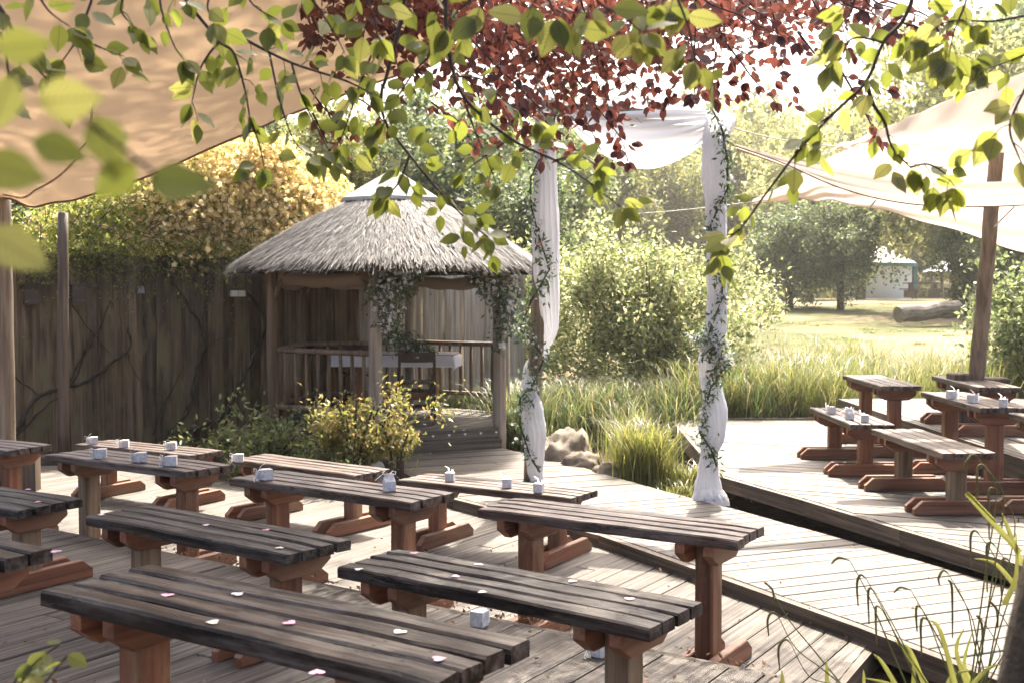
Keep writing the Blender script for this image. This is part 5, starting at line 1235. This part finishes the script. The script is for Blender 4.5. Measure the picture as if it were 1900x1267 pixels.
grass_stuff('meadow_grass', 'rough grass on the rising meadow', [(3, 14, 17.5, 27, 1), (5, 16, 27, 38, .5)], 7000, (.04, .13), .006, (.2, .8), M_REED, 83)
def sedge(label, loc, n, h, mat, seed, rad=.12, wd=.006, lean=(.25, .9)):
    nr = np.random.default_rng(seed); t = thing('sedge_clump', label, 'sedge', loc)
    P = np.stack([nr.normal(0, rad, n), nr.normal(0, rad, n), np.zeros(n)], 1)
    v = blades(nr, P, nr.uniform(h * .5, h, (n, 1)), nr.uniform(wd * .6, wd * 1.2, (n, 1)), lean)
    tag(put('blades', npmesh('blades', v, 9, bladefaces(4), mat), t), kind='stuff'); return t
sedge('bright yellow green sedge clump beside the rocks, the largest at the path', V(1.2, 10.3, -.08), 1000, 1.0, M_SEDGE, 91, .13, .0055, (.08, .62))
sedge('sedge clump with tall pale stems behind the yellow one', V(1.2, 11.0, -.08), 450, 1.15, M_REED, 92, .14, .005, (.1, .45))
sedge('green sedge tuft right of the large clump, under the stage deck corner', V(1.55, 10.2, -.1), 260, .45, M_SEDGE, 93, .1)
sedge('small fern green tuft growing between the rocks', V(.75, 10.95, -.02), 160, .26, M_SEDGE, 94, .06)
sedge('green tuft behind the largest rock', V(.5, 11.8, -.05), 300, .42, M_DGRASS, 95, .12)
sedge('grass tuft at the foot of the draped right pole', V(1.45, 9.75, -.1), 140, .3, M_SEDGE, 96, .08)
def rock(label, loc, s, seed, mat):
    import bmesh
    bm = bmesh.new(); bmesh.ops.create_icosphere(bm, subdivisions=4, radius=1)
    for v in bm.verts:
        p = v.co.copy(); f = 1 + .28 * noise.noise(p * 1.1 + V(seed, 0, 0)) + .16 * noise.noise(p * 2.6 + V(0, seed, 0)) + .07 * noise.noise(p * 6 + V(0, 0, seed)) + .03 * noise.noise(p * 14 + V(seed, 0, seed))
        c = noise.cell(p * 1.6 + V(seed, seed, 0)); f *= 1 + .07 * (c - .5)
        v.co = V(p.x * s[0], p.y * s[1], p.z * s[2]) * f
    me = bpy.data.meshes.new('rock'); bm.to_mesh(me); bm.free(); me.materials.append(mat)
    me.polygons.foreach_set('use_smooth', [True] * len(me.polygons))
    return tag(put('boulder', me, None, loc, (0, 0, seed)), label, 'rock')
rock('largest flat brown boulder beside the left pole of the arch', V(.57, 11.3, .03), (.42, .3, .34), 1.3, M_ROCK)
rock('pale rounded rock in front of the largest boulder', V(.66, 10.7, .02), (.22, .16, .2), 2.7, M_ROCK)
rock('pale rock between the rounded rock and the sedge', V(.86, 10.3, .01), (.17, .14, .16), 3.9, M_ROCK)
rock('small flat rock half buried at the sedge', V(1.0, 10.3, -.05), (.13, .1, .07), 4.4, M_ROCK)
rock('white quartz rock beside the pavilion step under the golden shrub', V(-1.2, 9.95, .0), (.15, .12, .2), 5.2, M_QUARTZ)
def litter():
    nr = np.random.default_rng(55); P = []
    def line(a, b, wd, n, z):
        u = nr.uniform(0, 1, n); a, b = np.array(a), np.array(b); d = b - a; nn = np.array([-d[1], d[0]]) / np.linalg.norm(d)
        q = a + d * u[:, None] + nn * nr.normal(0, wd, (n, 1)); P.append(np.stack([q[:, 0], q[:, 1], np.full(n, z) + nr.uniform(0, .012, n)], 1))
    line((1.5, 9.2), (2.6, 6.6), .12, 2600, -.085); line((-.9, 9.5), (-.4, 9.0), .12, 500, -.1); line((1.0, 10.2), (1.5, 9.2), .2, 900, -.09); line((.2, 11.4), (1.1, 10.0), .25, 800, -.09)
    line((-.4, 8.93), (.66, 7.58), .018, 170, .006); line((.66, 7.58), (1.72, 5.5), .022, 260, .006); line((-2.0, 6.38), (1.0, 4.34), .012, 240, .258)
    for n, x0, x1, y0, y1, z in ((150, -2.5, .9, 3, 5, .258), (60, -1, 1.6, 5.4, 8, .006), (40, .5, 2.6, 5.5, 9, .086)): P.append(np.stack([nr.uniform(x0, x1, n), nr.uniform(y0, y1, n), np.full(n, z)], 1))
    P = np.concatenate(P)
    m = leafmat('dead_leaf', [(.10, .045, .02), (.20, .10, .045), (.30, .17, .08), (.07, .035, .02)], None, .15, .8)
    v = leaf_card(nr, len(P), P, .029, (0, 0, 2), 0, .5)
    tag(put('leaf_litter', npmesh('leaf_litter', v, 4, LEAF4, m)), 'brown dead leaves along the deck edges', 'leaf litter', kind='stuff')
litter()
def pendulous_sedge():
    rng = random.Random(9); base = V(1.55, 3.3, -.05)
    t = thing('pendulous_sedge', 'pendulous sedge with drooping seed spikes at the lower right corner', 'sedge', base)
    ms = plain('sedge_stem', (.14, .16, .04), .5, .4, trans=.2); mk = plain('sedge_spike', (.20, .17, .06), .7, .3, var=(.08, .065, .025), scale=60)
    Hk = [((1085, 635), (1065, 770)), ((1130, 700), (1120, 860)), ((1165, 790), (1158, 970)), ((1000, 540), (930, 557)), ((1310, 690), (1245, 702)), ((1370, 790), (1362, 900)), ((1400, 850), (1385, 1025)), ((1500, 610), (1476, 665)), ((1525, 660), (1540, 930)), ((1670, 840), (1692, 1010)), ((1730, 765), (1768, 880)), ((1655, 410), (1635, 575)), ((1735, 470), (1715, 700)), ((1690, 80), (1668, 285)), ((1745, 195), (1725, 435)), ((1810, 550), (1788, 745)), ((1650, 30), (1613, 105)), ((600, 670), (640, 760)), ((640, 820), (615, 920)), ((705, 960), (670, 1090))]
    for k, (a, b) in enumerate(Hk):
        Y = 3.0 + .35 * ((k * 37) % 10) / 10
        X = lambda q: at(1200 + q[0] * .3684, 840 + q[1] * .3684, Y)
        A, B = X(a), X(b); bx = X((a[0] + (260 if a[0] < 1600 else 60) - .25 * (a[0] - 1300), 1230))
        rt = at(1200 + (a[0] + 110) * .3684, 840 + (a[1] + 160) * .3684, Y)
        q = smooth_path([bx, bx * .4 + rt * .6, rt, A + V(.012, 0, 0)], 5); m = len(q)
        st = put('stem', MB().tube([p - base for p in q], [.0028 - .0018 * i / m for i in range(m)], 5).mesh('stem', ms, True), t)
        sg = -1 if B.x <= A.x else 1
        if abs(B.z - A.z) < .03: s = smooth_path([A + V(.012, 0, 0), A * .5 + B * .5 + V(0, 0, .012), B], 5)
        else: s = smooth_path([A + V(.012, 0, 0), A + V(-.004, 0, .012), V(B.x - .004, B.y, A.z - .012), B], 5)
        m = len(s); put('spike', MB().tube([p - base for p in s], [.0012 + .0026 * math.sin(math.pi * min(1, i / m)) for i in range(m)], 6).mesh('spike', mk, True), st)
    Bl = [((1880, 500), (1610, 200), (1760, 340)), ((1570, 1230), (1480, 900), (1420, 840)), ((1450, 1230), (1330, 1040), (1250, 940)), ((1700, 1230), (1600, 1080), (1640, 900)), ((1330, 1230), (1210, 1160), (1080, 1130)), ((1290, 1230), (1190, 1060), (1140, 1010)), ((910, 1230), (908, 1120), (905, 1040)), ((680, 1230), (684, 1150), (680, 1090)), ((1100, 1240), (1095, 1170), (1092, 1090)), ((1640, 1230), (1560, 1000), (1600, 880)), ((1800, 760), (1860, 620), (1860, 400)), ((1340, 1230), (1345, 1130), (1340, 1040)), ((1500, 1230), (1540, 1120), (1650, 1090)), ((1420, 1230), (1330, 1000), (1270, 960)), ((1580, 1240), (1700, 1100), (1780, 1060)), ((1880, 700), (1760, 560), (1650, 530)), ((1890, 560), (1820, 380), (1790, 300))]
    for k, l in enumerate(Bl):
        Y = 2.9 + .4 * ((k * 53) % 10) / 10; q = smooth_path([at(1200 + x * .3684, 840 + y * .3684, Y) for x, y in l], 5); n = len(q); vs = []
        for i, p in enumerate(q):
            w_ = .007 * (1 - (i / (n - 1)) ** 2) + .0004; d = (q[min(i + 1, n - 1)] - q[max(0, i - 1)]).normalized(); s = d.cross(V(.3, 1, .1)).normalized()
            vs += [p - base - s * w_, p - base + V(0, .004, -.002), p - base + s * w_]
        put('blade', MB().add(vs, [(3 * i + j, 3 * i + j + 1, 3 * i + j + 4, 3 * i + j + 3) for i in range(n - 1) for j in (0, 1)]).mesh('blade', M_SEDGE, True), t)
pendulous_sedge()
def low_left_sprig():
    rng = random.Random(21); base = at(40, 1300, 1.75)
    t = thing('leafy_sprig', 'fresh green sprig in the lower left corner', 'plant', base)
    for k, l in enumerate(([(20, 1300), (60, 1235), (110, 1195)], [(10, 1300), (30, 1260), (50, 1240)], [(60, 1300), (100, 1245), (125, 1215)])):
        pts = smooth_path([at(x, y, 1.75) for x, y in l]); o = put('stem', MB().tube([p - base for p in pts], .0015, 5).mesh('stem', M_TWIG, True), t)
        for i in range(3, len(pts), 3):
            ax = V(rng.gauss(0, .6), rng.gauss(0, .4), rng.uniform(-.4, .5)); st = []; leaf_at(st, pts[i], ax, rng, .034 * rng.uniform(.8, 1.2), .8); p, F, s = st[0]
            putm('leaf', GLEAF[i % 6], o, Matrix.Translation(p - base) @ F.to_4x4() @ Matrix.Diagonal((s, s, s, 1)))
low_left_sprig()

# ------------------------------------------------------------------ air
def haze():
    m, n, out = newmat('haze_air'); v = N(n, 'VolumePrincipled'); v.inputs['Density'].default_value = .001; v.inputs['Color'].default_value = (1, .97, .92, 1); v.inputs['Anisotropy'].default_value = .35
    n.links.new(v.outputs[0], out.inputs['Volume'])
    tag(put('haze', MB().box((0, 45, 8), (260, 130, 21)).mesh('haze', m)), kind='stuff')
haze()
